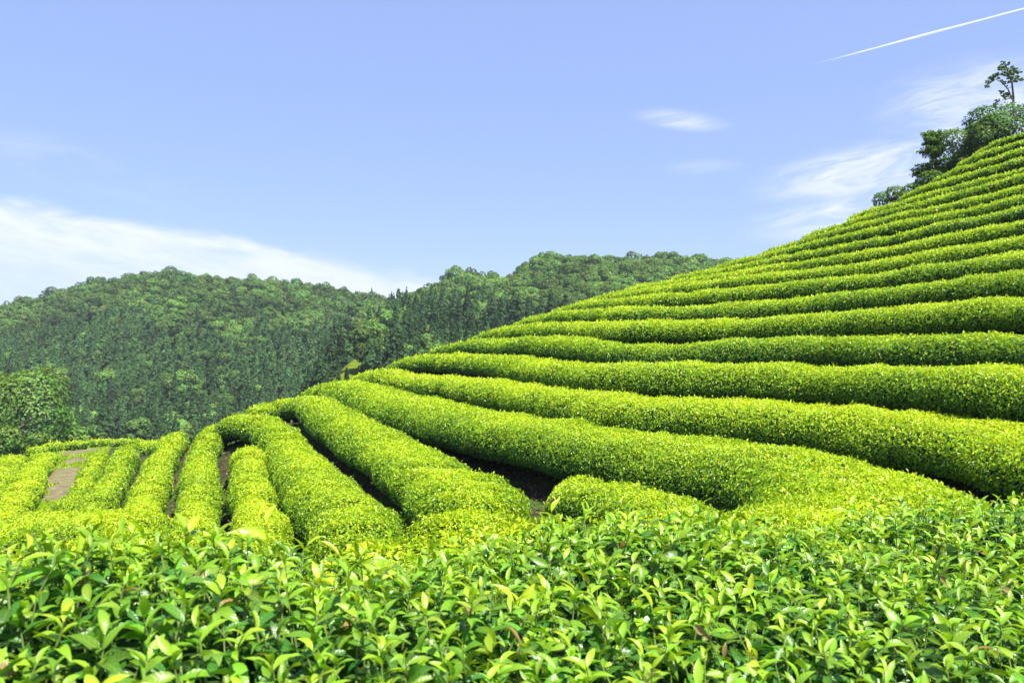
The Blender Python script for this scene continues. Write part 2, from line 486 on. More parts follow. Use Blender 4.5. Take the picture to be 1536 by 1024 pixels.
row('far_knob', [(205, 668, 42), (222, 664, 43), (238, 663, 45)],
    w=0.6, h=0.7, label='small round bush of tea at the crest right of the thin low hedge')
row('crest_a', [(380, 612, 41), (400, 607, 43), (416, 606, 45)],
    w=0.7, h=0.8, label='round tea bush peeping over the crest behind the arching hedge')
row('crest_b', [(418, 602, 42.5), (434, 600, 44), (450, 600, 47)],
    w=0.7, h=0.8, label='tea bush at the crest squeezed behind the straight hedge')
row('cross_left', [(-60, 800, 17.5), (40, 778, 18.5), (110, 768, 18.5), (160, 775, 17.5), (215, 792, 16.2)],
    w=1.1, h=0.8, label='broad tea hedge crossing the lower end of the dirt track', near=True)
row('cross_mid', [(-60, 850, 11.5), (60, 826, 12.5), (180, 812, 13.2), (300, 806, 13.2), (400, 815, 12.6)],
    w=0.95, label='tea hedge running crossways just behind the close leaves on the left', near=True)
row('lump_a', [(640, 805, 10.2), (668, 776, 10.9), (708, 758, 11.3), (748, 768, 11.0), (772, 792, 10.4)],
    w=0.85, label='small rounded tea clump in front of the soil gap', near=True)
row('lump_b', [(815, 731, 14.8), (850, 714, 15.0), (900, 717, 14.5), (950, 729, 13.5), (1000, 747, 12.3), (1032, 770, 11.2), (1040, 792, 10.2)],
    w=0.9, label='low dome shaped tea hedge right of the soil gap', near=True)
row('apron', [(420, 868, 6.2), (520, 847, 6.3), (640, 827, 6.6), (760, 818, 6.8), (900, 813, 6.9), (1040, 806, 7), (1170, 802, 7.1), (1330, 800, 7.2)],
    w=0.95, label='tea hedge directly behind the close leaves along the middle', near=True)

# ------------------------------------------------------------------ terrain: a smooth surface through everything the photo shows
ctrl = []
for r in ROWS.values():
    P = r['P']
    for p in P:
        ctrl.append((p[0], p[1], p[2] - r['h']))


def g(u, y, v):
    p = pix(u, v, y); ctrl.append(tuple(p))


for p in [(0, 0.3, -1.5), (-2, 0, -1.5), (2.5, 0.5, -1.5), (0, -6, -1.4), (-8, -6, -1.7), (8, -6, -1.3), (0, -40, 0), (-40, -40, -2), (40, -40, 3),
          (0.4, 2.6, -1.55), (2.2, 3.2, -1.5), (-1.6, 1.8, -1.6), (5, 3, -1.45), (8, 5, -1.6), (-5, 4, -2.4), (-9, 8, -3.9), (-16, 12, -5.2), (-3.5, 9, -3.2),
          (3.5, 5.2, -2.2), (-0.3, 9.3, -2.95), (0.2, 13.6, -3.5), (-25, 0, -6), (20, 0, 0), (40, 0, 5)]:
    ctrl.append(p)
for u in (-500, -250, -60, 60, 200, 330, 440):
    g(u, 66, 700); g(u, 110, 716); g(u, 160, 700)
for u, v in ((-900, 600), (-500, 545), (-250, 514), (-100, 502), (0, 494), (100, 472), (200, 449), (250, 445), (330, 450), (400, 451), (500, 465), (570, 478), (650, 482), (760, 482)):
    g(u, 335, v)
for u, v in ((-500, 620), (-100, 590), (0, 575), (200, 545), (400, 540), (500, 545), (560, 560)):
    g(u, 265, v)
for u, v in ((-500, 680), (-100, 668), (0, 665), (200, 655), (400, 640), (480, 620)):
    g(u, 205, v)
for u in (-600, 0, 400, 800, 1300, 1900):
    g(u, 520, 500); g(u, 1200, 508); g(u, 3500, 515)
g(500, 142, 574); g(540, 146, 566); g(500, 172, 556); g(548, 176, 530)
g(600, 62, 622); g(540, 62, 645); g(640, 80, 640); g(600, 110, 650); g(700, 75, 585); g(700, 110, 600); g(760, 80, 560)
g(600, 170, 540); g(575, 215, 505); g(600, 250, 480); g(640, 150, 570); g(640, 235, 480); g(620, 300, 478)
for u, v1, v2, v3 in ((700, 560, 470, 434), (800, 545, 455, 421), (900, 530, 445, 417), (1000, 520, 440, 416), (1060, 515, 440, 421), (1250, 510, 445, 430), (1600, 500, 450, 440)):
    g(u, 160, v1); g(u, 245, v2); g(u, 310, v3)
for u, y, v in ((800, 68, 540), (860, 68, 510), (950, 68, 478), (1060, 64, 445), (1200, 60, 400), (1300, 58, 368), (1420, 56, 320), (1536, 54, 285), (1700, 52, 240),
                (900, 95, 545), (1100, 95, 520), (1300, 95, 490), (1536, 95, 470), (1900, 95, 440), (2300, 60, 350), (1900, 40, 150), (2300, 25, 260), (2300, 12, 500), (1900, 14, 470)):
    g(u, y, v)
ctrl = np.array(ctrl)


def warp(x, y):
    r = np.hypot(x, y)
    s = np.log1p(r / 6.0) / np.maximum(r, 1e-6)
    return np.stack([x * s, y * s], -1)


def _phi(d2):
    return 0.5 * d2 * np.log(d2 + 1e-12)


CW = warp(ctrl[:, 0], ctrl[:, 1])
RW = np.hypot(ctrl[:, 0], ctrl[:, 1]) + 6.0
_n = len(ctrl)
_K = _phi(((CW[:, None] - CW[None]) ** 2).sum(-1)) + np.eye(_n) * 8e-4
_A = np.zeros((_n + 3, _n + 3))
_A[:_n, :_n] = _K
_A[:_n, _n] = 1; _A[:_n, _n + 1:] = CW
_A[_n:, :_n] = _A[:_n, _n:].T
_c = np.linalg.solve(_A, np.concatenate([ctrl[:, 2] / RW, np.zeros(3)]))


def H(x, y):
    x = np.atleast_1d(np.asarray(x, float)); y = np.atleast_1d(np.asarray(y, float))
    out = np.empty(x.shape)
    q = warp(x, y)
    for a in range(0, len(x), 20000):
        w = q[a:a + 20000]
        d2 = ((w[:, None] - CW[None]) ** 2).sum(-1)
        out[a:a + 20000] = _phi(d2) @ _c[:_n] + _c[_n] + w @ _c[_n + 1:]
    return out * (np.hypot(x, y) + 6.0)


def build_ground():
    ang = np.concatenate([np.linspace(-48, 48, 430), np.linspace(52, 308, 60)]) * math.pi / 180
    rad = np.concatenate([[0.25], np.geomspace(0.6, 1400, 280)])
    A, R = np.meshgrid(ang, rad)
    X = np.sin(A) * R; Y = np.cos(A) * R
    flat = np.clip((R.ravel() - 700) / 600, 0, 1)
    Z = H(X.ravel(), Y.ravel())
    Z = Z * (1 - flat) + flat * (-20)
    b = Bumps(3, 1.1, 3)
    Pn = np.stack([X.ravel(), Y.ravel(), np.zeros(X.size)], -1)
    Z += np.where(R.ravel() < 60, b(Pn) * 0.025, 0)
    V = np.stack([X.ravel(), Y.ravel(), Z], -1)
    na, nr = len(ang), len(rad)
    i = np.arange(nr - 1)[:, None] * na; j = np.arange(na)[None]; k = (j + 1) % na
    Fq = np.stack([i + j, i + k, i + na + k, i + na + j], -1).reshape(-1, 4)
    # close the little hole under the camera
    V = np.concatenate([V, [[0, 0, H([0.01], [0.01])[0]]]])
    c = len(V) - 1
    tri = np.stack([np.full(na, c), (np.arange(na) + 1) % na, np.arange(na)], -1)
    me = mesh_np('ground', V, [Fq, tri], smooth=True)
    tag(link('ground', me, [ground_mat()]), kind='structure')


build_ground()


def drape(name, corner, nu, ny, mat, lift):
    """sheet over the terrain between photo columns, corner(t) -> (u_left, u_right, metres ahead)"""
    T = np.linspace(0, 1, ny); S = np.linspace(0, 1, nu)
    ul, ur, yy = np.array([corner(t) for t in T]).T
    e = Bumps(5, 0.8, 3)
    U = ul[:, None] + (ur - ul)[:, None] * S[None]
    Y = np.repeat(yy[:, None], nu, 1)
    X = (U - 768) / F * Y
    jx = e(np.stack([X.ravel() * .3, Y.ravel(), X.ravel() * 0], -1)).reshape(X.shape) * 0.22
    X = X + jx * np.abs(S - .5)[None] * 2
    Z = H(X.ravel(), Y.ravel()) + lift
    V = np.stack([X.ravel(), Y.ravel(), Z], -1)
    i = np.arange(ny - 1)[:, None] * nu; j = np.arange(nu - 1)[None]
    Fq = np.stack([i + j, i + j + 1, i + nu + j + 1, i + nu + j], -1).reshape(-1, 4)
    return tag(link(name, mesh_np(name, V, [Fq], smooth=True), [mat]), kind='structure')


drape('dirt_path', lambda t: (36 + 40 * t, 120 + 44 * t, 27 + 25 * t), 24, 60, path_mat(), 0.05)
def meadow_edge(t):
    y = 138 + 37 * t
    v = UH - H([(522 - 768) / F * y], [y])[0] / y * F
    return (min(548, 496 + max(0.0, 564 - v) * 1.7), 562, y)


drape('meadow', meadow_edge, 30, 50, meadow_mat(), 0.25)

def grass():
    rg = np.random.default_rng(17)
    t = rg.uniform(0, 1, 40000) ** 1.25
    e = rg.uniform(0, 1, 40000)
    y = 25 + 27 * t
    u = (26 + 46 * t) + (128 + 40 * t - (26 + 46 * t)) * e
    x = (u - 768) / F * y
    b = Bumps(18, .9, 3)(np.stack([x, y, x * 0], -1))
    keep = (b + np.abs(e - .5) * 3.4 - t * 2.1 + .75 > rg.uniform(0, .9, len(b)))
    x, y = x[keep], y[keep]
    n = len(x)
    P = np.stack([x, y, H(x, y) + .07], -1)
    N = unit(rg.normal(size=(n, 3)) * [1, 1, .3])
    T = unit(np.array([0, 0, 1.0]) + rg.normal(size=(n, 3)) * .5)
    V, Fq = quads(P, N, T, rg.uniform(.12, .30, n), rg.uniform(.03, .07, n), .1)
    o = link('grass', mesh_np('grass', V, [Fq], {'age': np.repeat(np.clip(rg.normal(.35, .2, n), 0, 1), 4), 'tint': np.repeat(rg.uniform(0, 1, n), 4)}), [M_TEA])
    tag(o, 'rough green grass growing over the dirt track', 'grass', None, 'stuff')


grass()


def litter():
    rg = np.random.default_rng(23)
    n = 42000
    y = rg.uniform(8.5, 34, n); u = rg.uniform(150, 1480, n)
    x = (u - 768) / F * y
    b = Bumps(29, .8, 3)(np.stack([x, y, x * 0], -1))
    keep = b > rg.uniform(-1.2, .7, n)
    x, y = x[keep], y[keep]; n = len(x)
    P = np.stack([x, y, H(x, y) + .035], -1)
    N = unit(np.array([0, 0, 1.0]) + rg.normal(size=(n, 3)) * .45)
    T = rg.normal(size=(n, 3)); T = unit(T - N * (T * N).sum(-1, keepdims=True))
    L = rg.uniform(.05, .11, n)
    V, Fq = quads(P, N, T, L, L * .5, .15)
    o = link('leaf_litter', mesh_np('leaf_litter', V, [Fq], {'age': np.repeat(rg.uniform(0, 1, n), 4), 'tint': np.repeat(rg.uniform(0, 1, n), 4)}), [M_LITTER])
    tag(o, 'fallen brown leaves scattered on the soil between the hedges', 'leaf litter', None, 'stuff')


litter()

# ------------------------------------------------------------------ build the hedges
def resample(P, step):
    """smooth resampling of a polyline (Catmull-Rom then even steps)"""
    Q = np.vstack([2 * P[0] - P[1], P, 2 * P[-1] - P[-2]])
    out = []
    for i in range(1, len(Q) - 2):
        t = np.linspace(0, 1, 40, endpoint=False)[:, None]
        a, b, c, d = Q[i - 1], Q[i], Q[i + 1], Q[i + 2]
        out.append(.5 * (2 * b + (c - a) * t + (2 * a - 5 * b + 4 * c - d) * t ** 2 + (3 * b - a - 3 * c + d) * t ** 3))
    C = np.vstack(out + [P[-1:]])
    s = np.concatenate([[0], np.cumsum(np.linalg.norm(np.diff(C, axis=0), axis=1))])
    n = max(8, int(s[-1] / step))
    tt = np.linspace(0, s[-1], n)
    return np.stack([np.interp(tt, s, C[:, k]) for k in range(3)], -1), tt


def section(th):
    """hedge cross-section: th in 0..1 round from one skirt over the top to the other, unit half width and height"""
    a = (-0.20 + 1.40 * th) * math.pi
    c, s = np.cos(a), np.sin(a)
    x = np.sign(c) * np.abs(c) ** 0.72
    z = np.where(s > 0, 0.40 + 0.60 * np.abs(s) ** 0.80, 0.40 - 0.42 * np.abs(s) ** 0.9)
    x = np.where(s < 0, x * (1 - 0.25 * np.abs(s)), x)
    return x, z


class HedgeSurf:
    def __init__(self, r, seed):
        C, self.s = resample(r['P'], 0.12)
        # the hedge stands on the terrain
        k = np.ones(9) / 9
        # even out the line, ends kept
        n_ = len(C)
        for _ in range(60):
            C[1:-1] = C[1:-1] * .5 + (C[:-2] + C[2:]) * .25
        C[:, 2] = H(C[:, 0], C[:, 1])
        z_ = C[:, 2].copy()
        for _ in range(120):
            z_[1:-1] = z_[1:-1] * .5 + (z_[:-2] + z_[2:]) * .25
        C[:, 2] = z_
        self.pillow = r['pillow']
        rp = np.random.default_rng(seed + 9)
        self.ph = np.cumsum(np.concatenate([[0], np.diff(self.s)]) * math.pi / 1.25 * (1 + .35 * np.interp(self.s, np.arange(0, self.s[-1] + 2, 1.0), rp.normal(size=len(np.arange(0, self.s[-1] + 2, 1.0))))))
        self.amp = np.interp(self.s, np.arange(0, self.s[-1] + 2, 1.3), rp.uniform(.25, 1.0, len(np.arange(0, self.s[-1] + 2, 1.3))))
        self.C = C
        self.L = self.s[-1]
        T = np.gradient(C, axis=0); T[:, 2] *= 0.0
        self.T = unit(T)
        self.B = np.stack([self.T[:, 1], -self.T[:, 0], np.zeros(len(C))], -1)
        self.w, self.h = r['w'], r['h']
        self.b1 = Bumps(seed, 1.9, 2); self.b2 = Bumps(seed + 1, 5.5, 2); self.b3 = Bumps(seed + 2, 0.7, 1)
    def at(self, s, th, inset=0.0):
        I = lambda A: np.stack([np.interp(s, self.s, A[:, k]) for k in range(3)], -1)
        C, B = I(self.C), unit(I(self.B))
        x, z = section(th)
        d = np.minimum(s, self.L - s) / (self.w * 1.05)
        cap = np.sqrt(np.clip(1 - (1 - np.clip(d, 0, 1)) ** 2, 0.0, 1))
        lo = self.b3(C)
        w = self.w * (1 + 0.05 * lo) * (0.15 + 0.85 * cap) - inset
        h = self.h * (1 + 0.03 * lo) * (0.35 + 0.65 * cap) - inset
        zz = 0.10 + z * (h - 0.10)
        P = C + B * (x * w)[:, None]
        # skirts follow the ground under them, half way
        P[:, 2] += zz
        up = np.zeros_like(P); up[:, 2] = 1
        R = unit(B * x[:, None] + up * (z - 0.35)[:, None])
        ph = np.interp(s, self.s, self.ph) + .5 * np.sin(th * 5)
        pil = (np.abs(np.sin(ph)) ** .6 - .75) * np.interp(s, self.s, self.amp) * .17 * self.pillow
        P = P + R * ((.03 + .045 * self.pillow) * self.b1(P) + 0.034 * self.b2(P) + pil)[:, None]
        return P, R


def px_leaf(y):
    return np.maximum(0.062, 0.0031 * y)


def build_hedge(key, r, seed):
    S = HedgeSurf(r, seed)
    rg = np.random.default_rng(seed)
    # inner mass
    ns = max(10, int(S.L / 0.22)); nt = 15
    ss, tt = np.meshgrid(np.linspace(0, S.L, ns), np.linspace(0, 1, nt), indexing='ij')
    Pc, _ = S.at(ss.ravel(), tt.ravel(), inset=0.075)
    i = np.arange(ns - 1)[:, None] * nt; j = np.arange(nt - 1)[None]
    Fc = np.stack([i + j, i + j + 1, i + nt + j + 1, i + nt + j], -1).reshape(-1, 4)
    # leaves
    seg = np.diff(S.s); mid = (S.C[1:] + S.C[:-1]) / 2
    ymid = np.maximum(mid[:, 1], 3.0)
    Lm = px_leaf(ymid)
    girth = 2.0 * (r['w'] + r['h']) * 0.80
    inview = np.abs(mid[:, 0] / ymid) < 0.74
    dens = 1.75 / (0.30 * Lm ** 2) * np.where(inview, 1.0, 0.35)
    cnt = dens * seg * girth
    total = int(cnt.sum())
    cum = np.concatenate([[0], np.cumsum(cnt)]) / cnt.sum()
    q = rg.uniform(0, 1, total)
    s = np.interp(q, cum, S.s)
    tg = np.linspace(0, 1, 400)
    xg, zg = section(tg)
    al = np.concatenate([[0], np.cumsum(np.hypot(np.diff(xg) * r['w'], np.diff(zg) * r['h']))])
    th = np.interp(rg.uniform(0, 1, total), al / al[-1], tg)
    P, R = S.at(s, th)
    # thin out what faces away from the camera and sits low behind the crest
    view = unit(-P)
    face = (R * view).sum(-1)
    keep = (face > -0.25) | (rg.uniform(size=total) < 0.40)
    P, R, th, s = P[keep], R[keep], th[keep], s[keep]
    n = len(P)
    y = np.maximum(P[:, 1], 3)
    L = px_leaf(y) * rg.uniform(0.7, 1.35, n)
    up = np.array([0, 0, 1.0])
    N = unit(R * 0.75 + up * 0.36 + rg.normal(size=(n, 3)) * 0.52)
    T = rg.normal(size=(n, 3)) + up * 0.5 * (rg.uniform(size=n) < .6)[:, None] + R * 0.35
    T = unit(T - N * (T * N).sum(-1, keepdims=True))
    shoot = rg.uniform(size=n) < 0.10
    spike = (rg.uniform(size=n) < 0.07) & (R[:, 2] > .2)
    T[spike] = unit(up + rg.normal(size=(spike.sum(), 3)) * .35)
    N[spike] = unit(np.cross(T[spike], rg.normal(size=(spike.sum(), 3))))
    P = P + R * (rg.uniform(-0.085, 0.035, n) + np.where(shoot, rg.uniform(0, 0.05, n), 0))[:, None]
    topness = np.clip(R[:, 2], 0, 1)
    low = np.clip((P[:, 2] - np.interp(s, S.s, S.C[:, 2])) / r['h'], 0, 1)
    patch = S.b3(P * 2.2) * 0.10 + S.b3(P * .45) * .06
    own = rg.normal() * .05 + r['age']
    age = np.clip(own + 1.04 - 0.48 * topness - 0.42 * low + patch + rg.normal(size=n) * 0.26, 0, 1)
    tint = np.clip(rg.normal(0.5, 0.22, n), 0, 1)
    age[spike] *= .5
    P[spike] += up * (L[spike] * .5)[:, None]
    Vl, Fl = quads(P, N, T, L, L * 0.52)
    V = np.concatenate([Pc, Vl])
    nf = len(Fc)
    me = mesh_np('foliage', V, [Fc, Fl + len(Pc)],
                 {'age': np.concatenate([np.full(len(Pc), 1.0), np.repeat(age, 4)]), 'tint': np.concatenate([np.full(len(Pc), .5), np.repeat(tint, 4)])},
                 smooth=np.concatenate([np.ones(nf, bool), np.zeros(len(Fl), bool)]),
                 mat_index=np.concatenate([np.ones(nf, int), np.zeros(len(Fl), int)]))
    origin = S.C[len(S.C) // 2].copy()
    tags = (r['label'], 'tea hedge', 'clipped tea hedges following the slope')
    if not r['near']:
        me.transform(Matrix.Translation(-Vector(origin)))
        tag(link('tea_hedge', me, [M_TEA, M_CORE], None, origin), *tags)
        return n
    root = tag(link('tea_hedge', None, loc=origin), *tags)
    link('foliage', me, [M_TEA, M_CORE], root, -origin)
    # woody stems under the skirt
    parts = []
    for sv in np.arange(0.5, S.L - 0.4, 0.28):
        c = np.array([np.interp(sv, S.s, S.C[:, k]) for k in range(3)])
        b = unit(np.array([np.interp(sv, S.s, S.B[:, k]) for k in range(3)]))
        for _ in range(2):
            off = rg.uniform(-.3, .3)
            p0 = c + b * off + np.array([0, 0, -0.06])
            p1 = p0 + np.array([rg.normal() * .05, rg.normal() * .05, .22])
            p2 = p1 + b * (off * .9 + rg.normal() * .1) + np.array([rg.normal() * .08, rg.normal() * .08, .3])
            parts.append(tube([p0, p1, p2], [.022, .016, .008], 5))
    Vs, Fs = merge(parts)
    tag(link('stems', mesh_np('stems', Vs, [Fs], smooth=True), [M_STEM], root, -origin), kind='stuff')
    return n


tot = 0
for i, (k, r) in enumerate(ROWS.items()):
    tot += build_hedge(k, r, 100 + 5 * i)
print('hedge leaves', tot)

# ------------------------------------------------------------------ the close tea hedge, leaf by leaf
def blade(nseg, rg, n, curl):
    """n leaf blades in their own frame: x along, y across, z up; returns verts (n, 3*(nseg+1), 3), faces, across"""
    t = np.linspace(0, 1, nseg + 1)
    wid = np.sin(np.clip(t * 1.02, 0, 1) ** 0.85 * math.pi) ** 0.85 * 0.5
    wid[0] = 0.03; wid[-1] = 0.012
    V = np.zeros((n, nseg + 1, 3, 3))
    wr = rg.uniform(0.30, 0.41, n)[:, None]
    fold = rg.uniform(0.25, 0.75, n)[:, None]
    ang = curl[:, None] * t[None] ** 1.2
    ds = 1.0 / nseg
    cx = np.concatenate([np.zeros((n, 1)), np.cumsum(np.cos(ang[:, :-1]) * ds, 1)], 1)
    cz = np.concatenate([np.zeros((n, 1)), np.cumsum(-np.sin(ang[:, :-1]) * ds, 1)], 1)
    wave = rg.uniform(-.02, .02, (n, nseg + 1))
    for k, sgn in enumerate((1, 0, -1)):
        V[:, :, k, 0] = cx
        V[:, :, k, 1] = sgn * wid[None] * wr * np.cos(fold)
        V[:, :, k, 2] = cz + abs(sgn) * wid[None] * wr * np.sin(fold) + sgn * wave
    i = np.arange(nseg)[:, None] * 3; j = np.arange(2)[None]
    Fq = np.stack([i + j, i + 3 + j, i + 4 + j, i + 1 + j], -1).reshape(-1, 4)
    return V.reshape(n, -1, 3), Fq


def place_leaves(base, az, elev, roll, length, curl, rg, nseg=6):
    n = len(base)
    V, Fq = blade(nseg, rg, n, curl)
    V = V * length[:, None, None]
    cr, sr = np.cos(roll)[:, None], np.sin(roll)[:, None]
    y = V[:, :, 1] * cr - V[:, :, 2] * sr
    z = V[:, :, 1] * sr + V[:, :, 2] * cr
    ce, se = np.cos(elev)[:, None], np.sin(elev)[:, None]
    x = V[:, :, 0] * ce - z * se
    z2 = V[:, :, 0] * se + z * ce
    ca, sa = np.cos(az)[:, None], np.sin(az)[:, None]
    out = np.stack([x * ca - y * sa, x * sa + y * ca, z2], -1) + base[:, None]
    m = V.shape[1]
    faces = (np.arange(n)[:, None, None] * m + Fq[None]).reshape(-1, 4)
    across = np.tile(np.tile([1., 0., 1.], nseg + 1), n)
    along = np.tile(np.repeat(np.linspace(0, 1, nseg + 1), 3), n)
    return out.reshape(-1, 3), faces, (across, along), m


FAR = np.array([pix(-150, 900, 1.25), pix(0, 872, 1.35), pix(100, 846, 1.5), pix(250, 830, 1.65), pix(400, 818, 1.8), pix(600, 822, 2.0), pix(800, 812, 2.25), pix(950, 798, 2.45), pix(1100, 785, 2.65), pix(1300, 768, 2.85), pix(1536, 750, 3.05), pix(1750, 735, 3.3)])


def far_edge(x):
    return np.interp(x, FAR[:, 0], FAR[:, 1]), np.interp(x, FAR[:, 0], FAR[:, 2])


fb = Bumps(41, 4.5, 2); fb2 = Bumps(42, 13.0, 2)


def close_top(x, y):
    fy, fz = far_edge(x)
    d = fy - y
    z = fz - 0.02 * d
    z = z - np.where(d < 0.35, (0.35 - d) ** 2 * 0.8, 0) + 0.06
    z = np.where(d < -0.05, z - 1.6 * (-0.05 - d), z)
    P = np.stack([x, y, x * 0], -1)
    return z + 0.030 * fb(P) + 0.014 * fb2(P)


def shoot_leaves(tip, lean, k_leaves, size, age0, rg):
    """leaves spiralling down a shoot; returns arrays for place_leaves plus ages and the stem"""
    base, az, el, roll, ln, cu, ag = [], [], [], [], [], [], []
    a0 = rg.uniform(0, 6.28)
    for i in range(k_leaves):
        f = i / max(1, k_leaves - 1)
        base.append(tip + lean * (-f) * size * 1.15)
        az.append(a0 + i * 2.4 + rg.normal() * .3)
        el.append(math.radians(56 - 62 * f) + rg.normal() * .24)
        roll.append(rg.normal() * .45)
        ln.append(size * (0.62 + 0.55 * f) * rg.uniform(.8, 1.2))
        cu.append(rg.uniform(.4, 1.4) + f * .35)
        ag.append(age0 + .60 * f)
    return base, az, el, roll, ln, cu, ag


def close_hedge():
    rg = np.random.default_rng(55)
    B, A, E, R_, L_, C_, G_, TI = [], [], [], [], [], [], [], []
    stems = []
    cand = 0
    pts = []
    # shoots over the plucking table, evenly jittered
    for gx in np.arange(-2.2, 3.3, 0.045):
        for gy in np.arange(0.72, 3.5, 0.045):
            x, y = gx + rg.uniform(-.03, .03), gy + rg.uniform(-.03, .03)
            fy, fz = far_edge(x)
            if y > fy + 0.14 or abs(x / y) > 1.05:
                continue
            pts.append((x, y))
    pts = np.array(pts)
    Z = close_top(pts[:, 0], pts[:, 1])
    for (x, y), z in zip(pts, Z):
        lean = unit(np.array([rg.normal() * .25, rg.normal() * .25, 1.0]))
        tall = rg.uniform() ** 2.5 * 0.055 - rg.uniform() ** 1.5 * 0.055
        tip = np.array([x, y, z + tall])
        k = rg.integers(6, 10)
        size = rg.uniform(.040, .068)
        a0 = np.clip(rg.normal(0.33, 0.17) + np.clip(-tall * 8, 0, .45), 0, .85)
        b, a, e, r_, l_, c_, g_ = shoot_leaves(tip, lean, k, size, a0, rg)
        B += b; A += a; E += e; R_ += r_; L_ += l_; C_ += c_; G_ += g_
        TI += list(np.clip(rg.normal(.5, .2, k), 0, 1))
        stems.append(tube([tip - lean * size * 2.6, tip - lean * size * 1.2, tip], [.0022, .0018, .0010], 5))
    B = np.array(B)
    V, Fq, across, m = place_leaves(B, np.array(A), np.array(E), np.array(R_), np.array(L_), np.array(C_), rg)
    G_ = np.clip(G_, 0, .93); G_[rg.uniform(size=len(G_)) < .006] = 1.0
    ages = np.repeat(G_, m); tint = np.repeat(TI, m)
    # inner mass under the leaves
    nx, ny = 90, 50
    xs = np.linspace(-2.5, 3.6, nx)
    vv = np.linspace(0, 1, ny)
    X = np.repeat(xs[:, None], ny, 1)
    fy = far_edge(xs)[0]
    Y = 0.35 + (fy[:, None] + 0.28 - 0.35) * vv[None]
    Zc = close_top(X.ravel(), Y.ravel()) - 0.115
    top = np.stack([X.ravel(), Y.ravel(), Zc], -1)
    i = np.arange(nx - 1)[:, None] * ny; j = np.arange(ny - 1)[None]
    Fc = np.stack([i + j, i + ny + j, i + ny + j + 1, i + j + 1], -1).reshape(-1, 4)
    # far side wall down to the soil
    ridge = top.reshape(nx, ny, 3)[:, -1]
    wall = np.stack([ridge, ridge * [1, 1, 0] + [0, .10, 0] + np.stack([ridge[:, 0] * 0, ridge[:, 0] * 0, ridge[:, 2] * .5 + H(ridge[:, 0], ridge[:, 1]) * .5], -1),
                     ridge * [1, 1, 0] + [0, -.05, 0] + np.stack([ridge[:, 0] * 0, ridge[:, 0] * 0, H(ridge[:, 0], ridge[:, 1]) + .08], -1)], 1).reshape(-1, 3)
    i = np.arange(nx - 1)[:, None] * 3; j = np.arange(2)[None]
    Fw = np.stack([i + j, i + 3 + j, i + 4 + j, i + 1 + j], -1).reshape(-1, 4) + len(top)
    core = np.concatenate([top, wall]); Fc = np.concatenate([Fc, Fw])
    nv = len(V)
    allV = np.concatenate([V, core])
    me = mesh_np('foliage', allV, [Fq, Fc + nv],
                 {'age': np.concatenate([ages, np.ones(len(core))]), 'tint': np.concatenate([tint, np.full(len(core), .5)]),
                  'blade': np.concatenate([across[0], np.ones(len(core))]), 'along': np.concatenate([across[1], np.zeros(len(core))])},
                 smooth=True, mat_index=np.concatenate([np.zeros(len(Fq), int), np.ones(len(Fc), int)]))
    origin = np.array([0.4, 1.8, H([0.4], [1.8])[0]])
    root = tag(link('tea_hedge', None, loc=origin), 'close tea hedge with large glossy leaves filling the bottom of the photo', 'tea hedge',
               'clipped tea hedges following the slope')
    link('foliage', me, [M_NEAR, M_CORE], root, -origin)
    Vs, Fs = merge(stems)
    trunks = []
    for x in np.arange(-1.6, 2.8, .3):
        fy = far_edge(np.array([x]))[0][0]
        for _ in range(3):
            y = rg.uniform(.6, fy - .1)
            z0 = H([x], [y])[0] - .05; z1 = close_top(np.array([x]), np.array([y]))[0] - .12
            xx = x + rg.normal() * .08
            trunks.append(tube([[xx, y, z0], [xx + .03, y + rg.normal() * .05, (z0 + z1) / 2], [xx + rg.normal() * .15, y + rg.normal() * .15, z1]], [.03, .02, .01], 6))
    Vt, Ft = merge(trunks)
    tag(link('stems', mesh_np('stems', np.concatenate([Vs, Vt]), [np.concatenate([Fs, Ft + len(Vs)])], smooth=True, mat_index=np.concatenate([np.zeros(len(Fs), int), np.ones(len(Ft), int)])), [M_GREEN, M_STEM], root, -origin), kind='stuff')
    # the tall shoots that stand out above the rest: (u, v of tip, metres, leaf size, leaf count, age)
    SH = [(400, 775, 1.72, .085, 4, .05), (425, 800, 1.72, .07, 3, .15), (152, 770, 1.45, .085, 2, .0), (70, 806, 1.32, .075, 3, .1), (285, 788, 1.58, .085, 3, .12), (215, 800, 1.5, .08, 3, .2),
          (1050, 748, 2.3, .075, 4, .55), (1275, 748, 2.75, .07, 4, .35), (1440, 742, 2.9, .075, 4, .1), (1000, 780, 2.4, .07, 3, .0), (1090, 800, 2.4, .075, 2, .0), (865, 800, 2.2, .06, 3, .3),
          (510, 826, 1.85, .08, 3, .2), (690, 828, 2.0, .07, 3, .2), (1190, 772, 2.6, .07, 3, .3), (1380, 765, 2.8, .07, 3, .3), (930, 800, 2.3, .065, 3, .15), (320, 806, 1.65, .08, 3, .25), (560, 850, 1.8, .075, 3, .2), (770, 822, 2.1, .065, 3, .25), (1490, 755, 2.95, .07, 3, .2)]
    for (u, v, y, size, k, a0) in SH:
        tip = pix(u, v + 10, y)
        zt = close_top(tip[:1], tip[1:2])[0]
        lean = unit(np.array([rg.normal() * .12, rg.normal() * .12, 1.0]))
        b, a, e, r_, l_, c_, g_ = shoot_leaves(tip, lean, k, size, a0, rg)
        e = [x * .9 for x in e]
        V, Fq, across, m = place_leaves(np.array(b), np.array(a), np.array(e), np.array(r_), np.array(l_) * 1.1, np.array(c_), rg, 8)
        foot = tip - lean * max(.08, tip[2] - zt + .08)
        Vs, Fs = tube([foot, (foot + tip) / 2, tip], [.0028, .0022, .0014], 6)
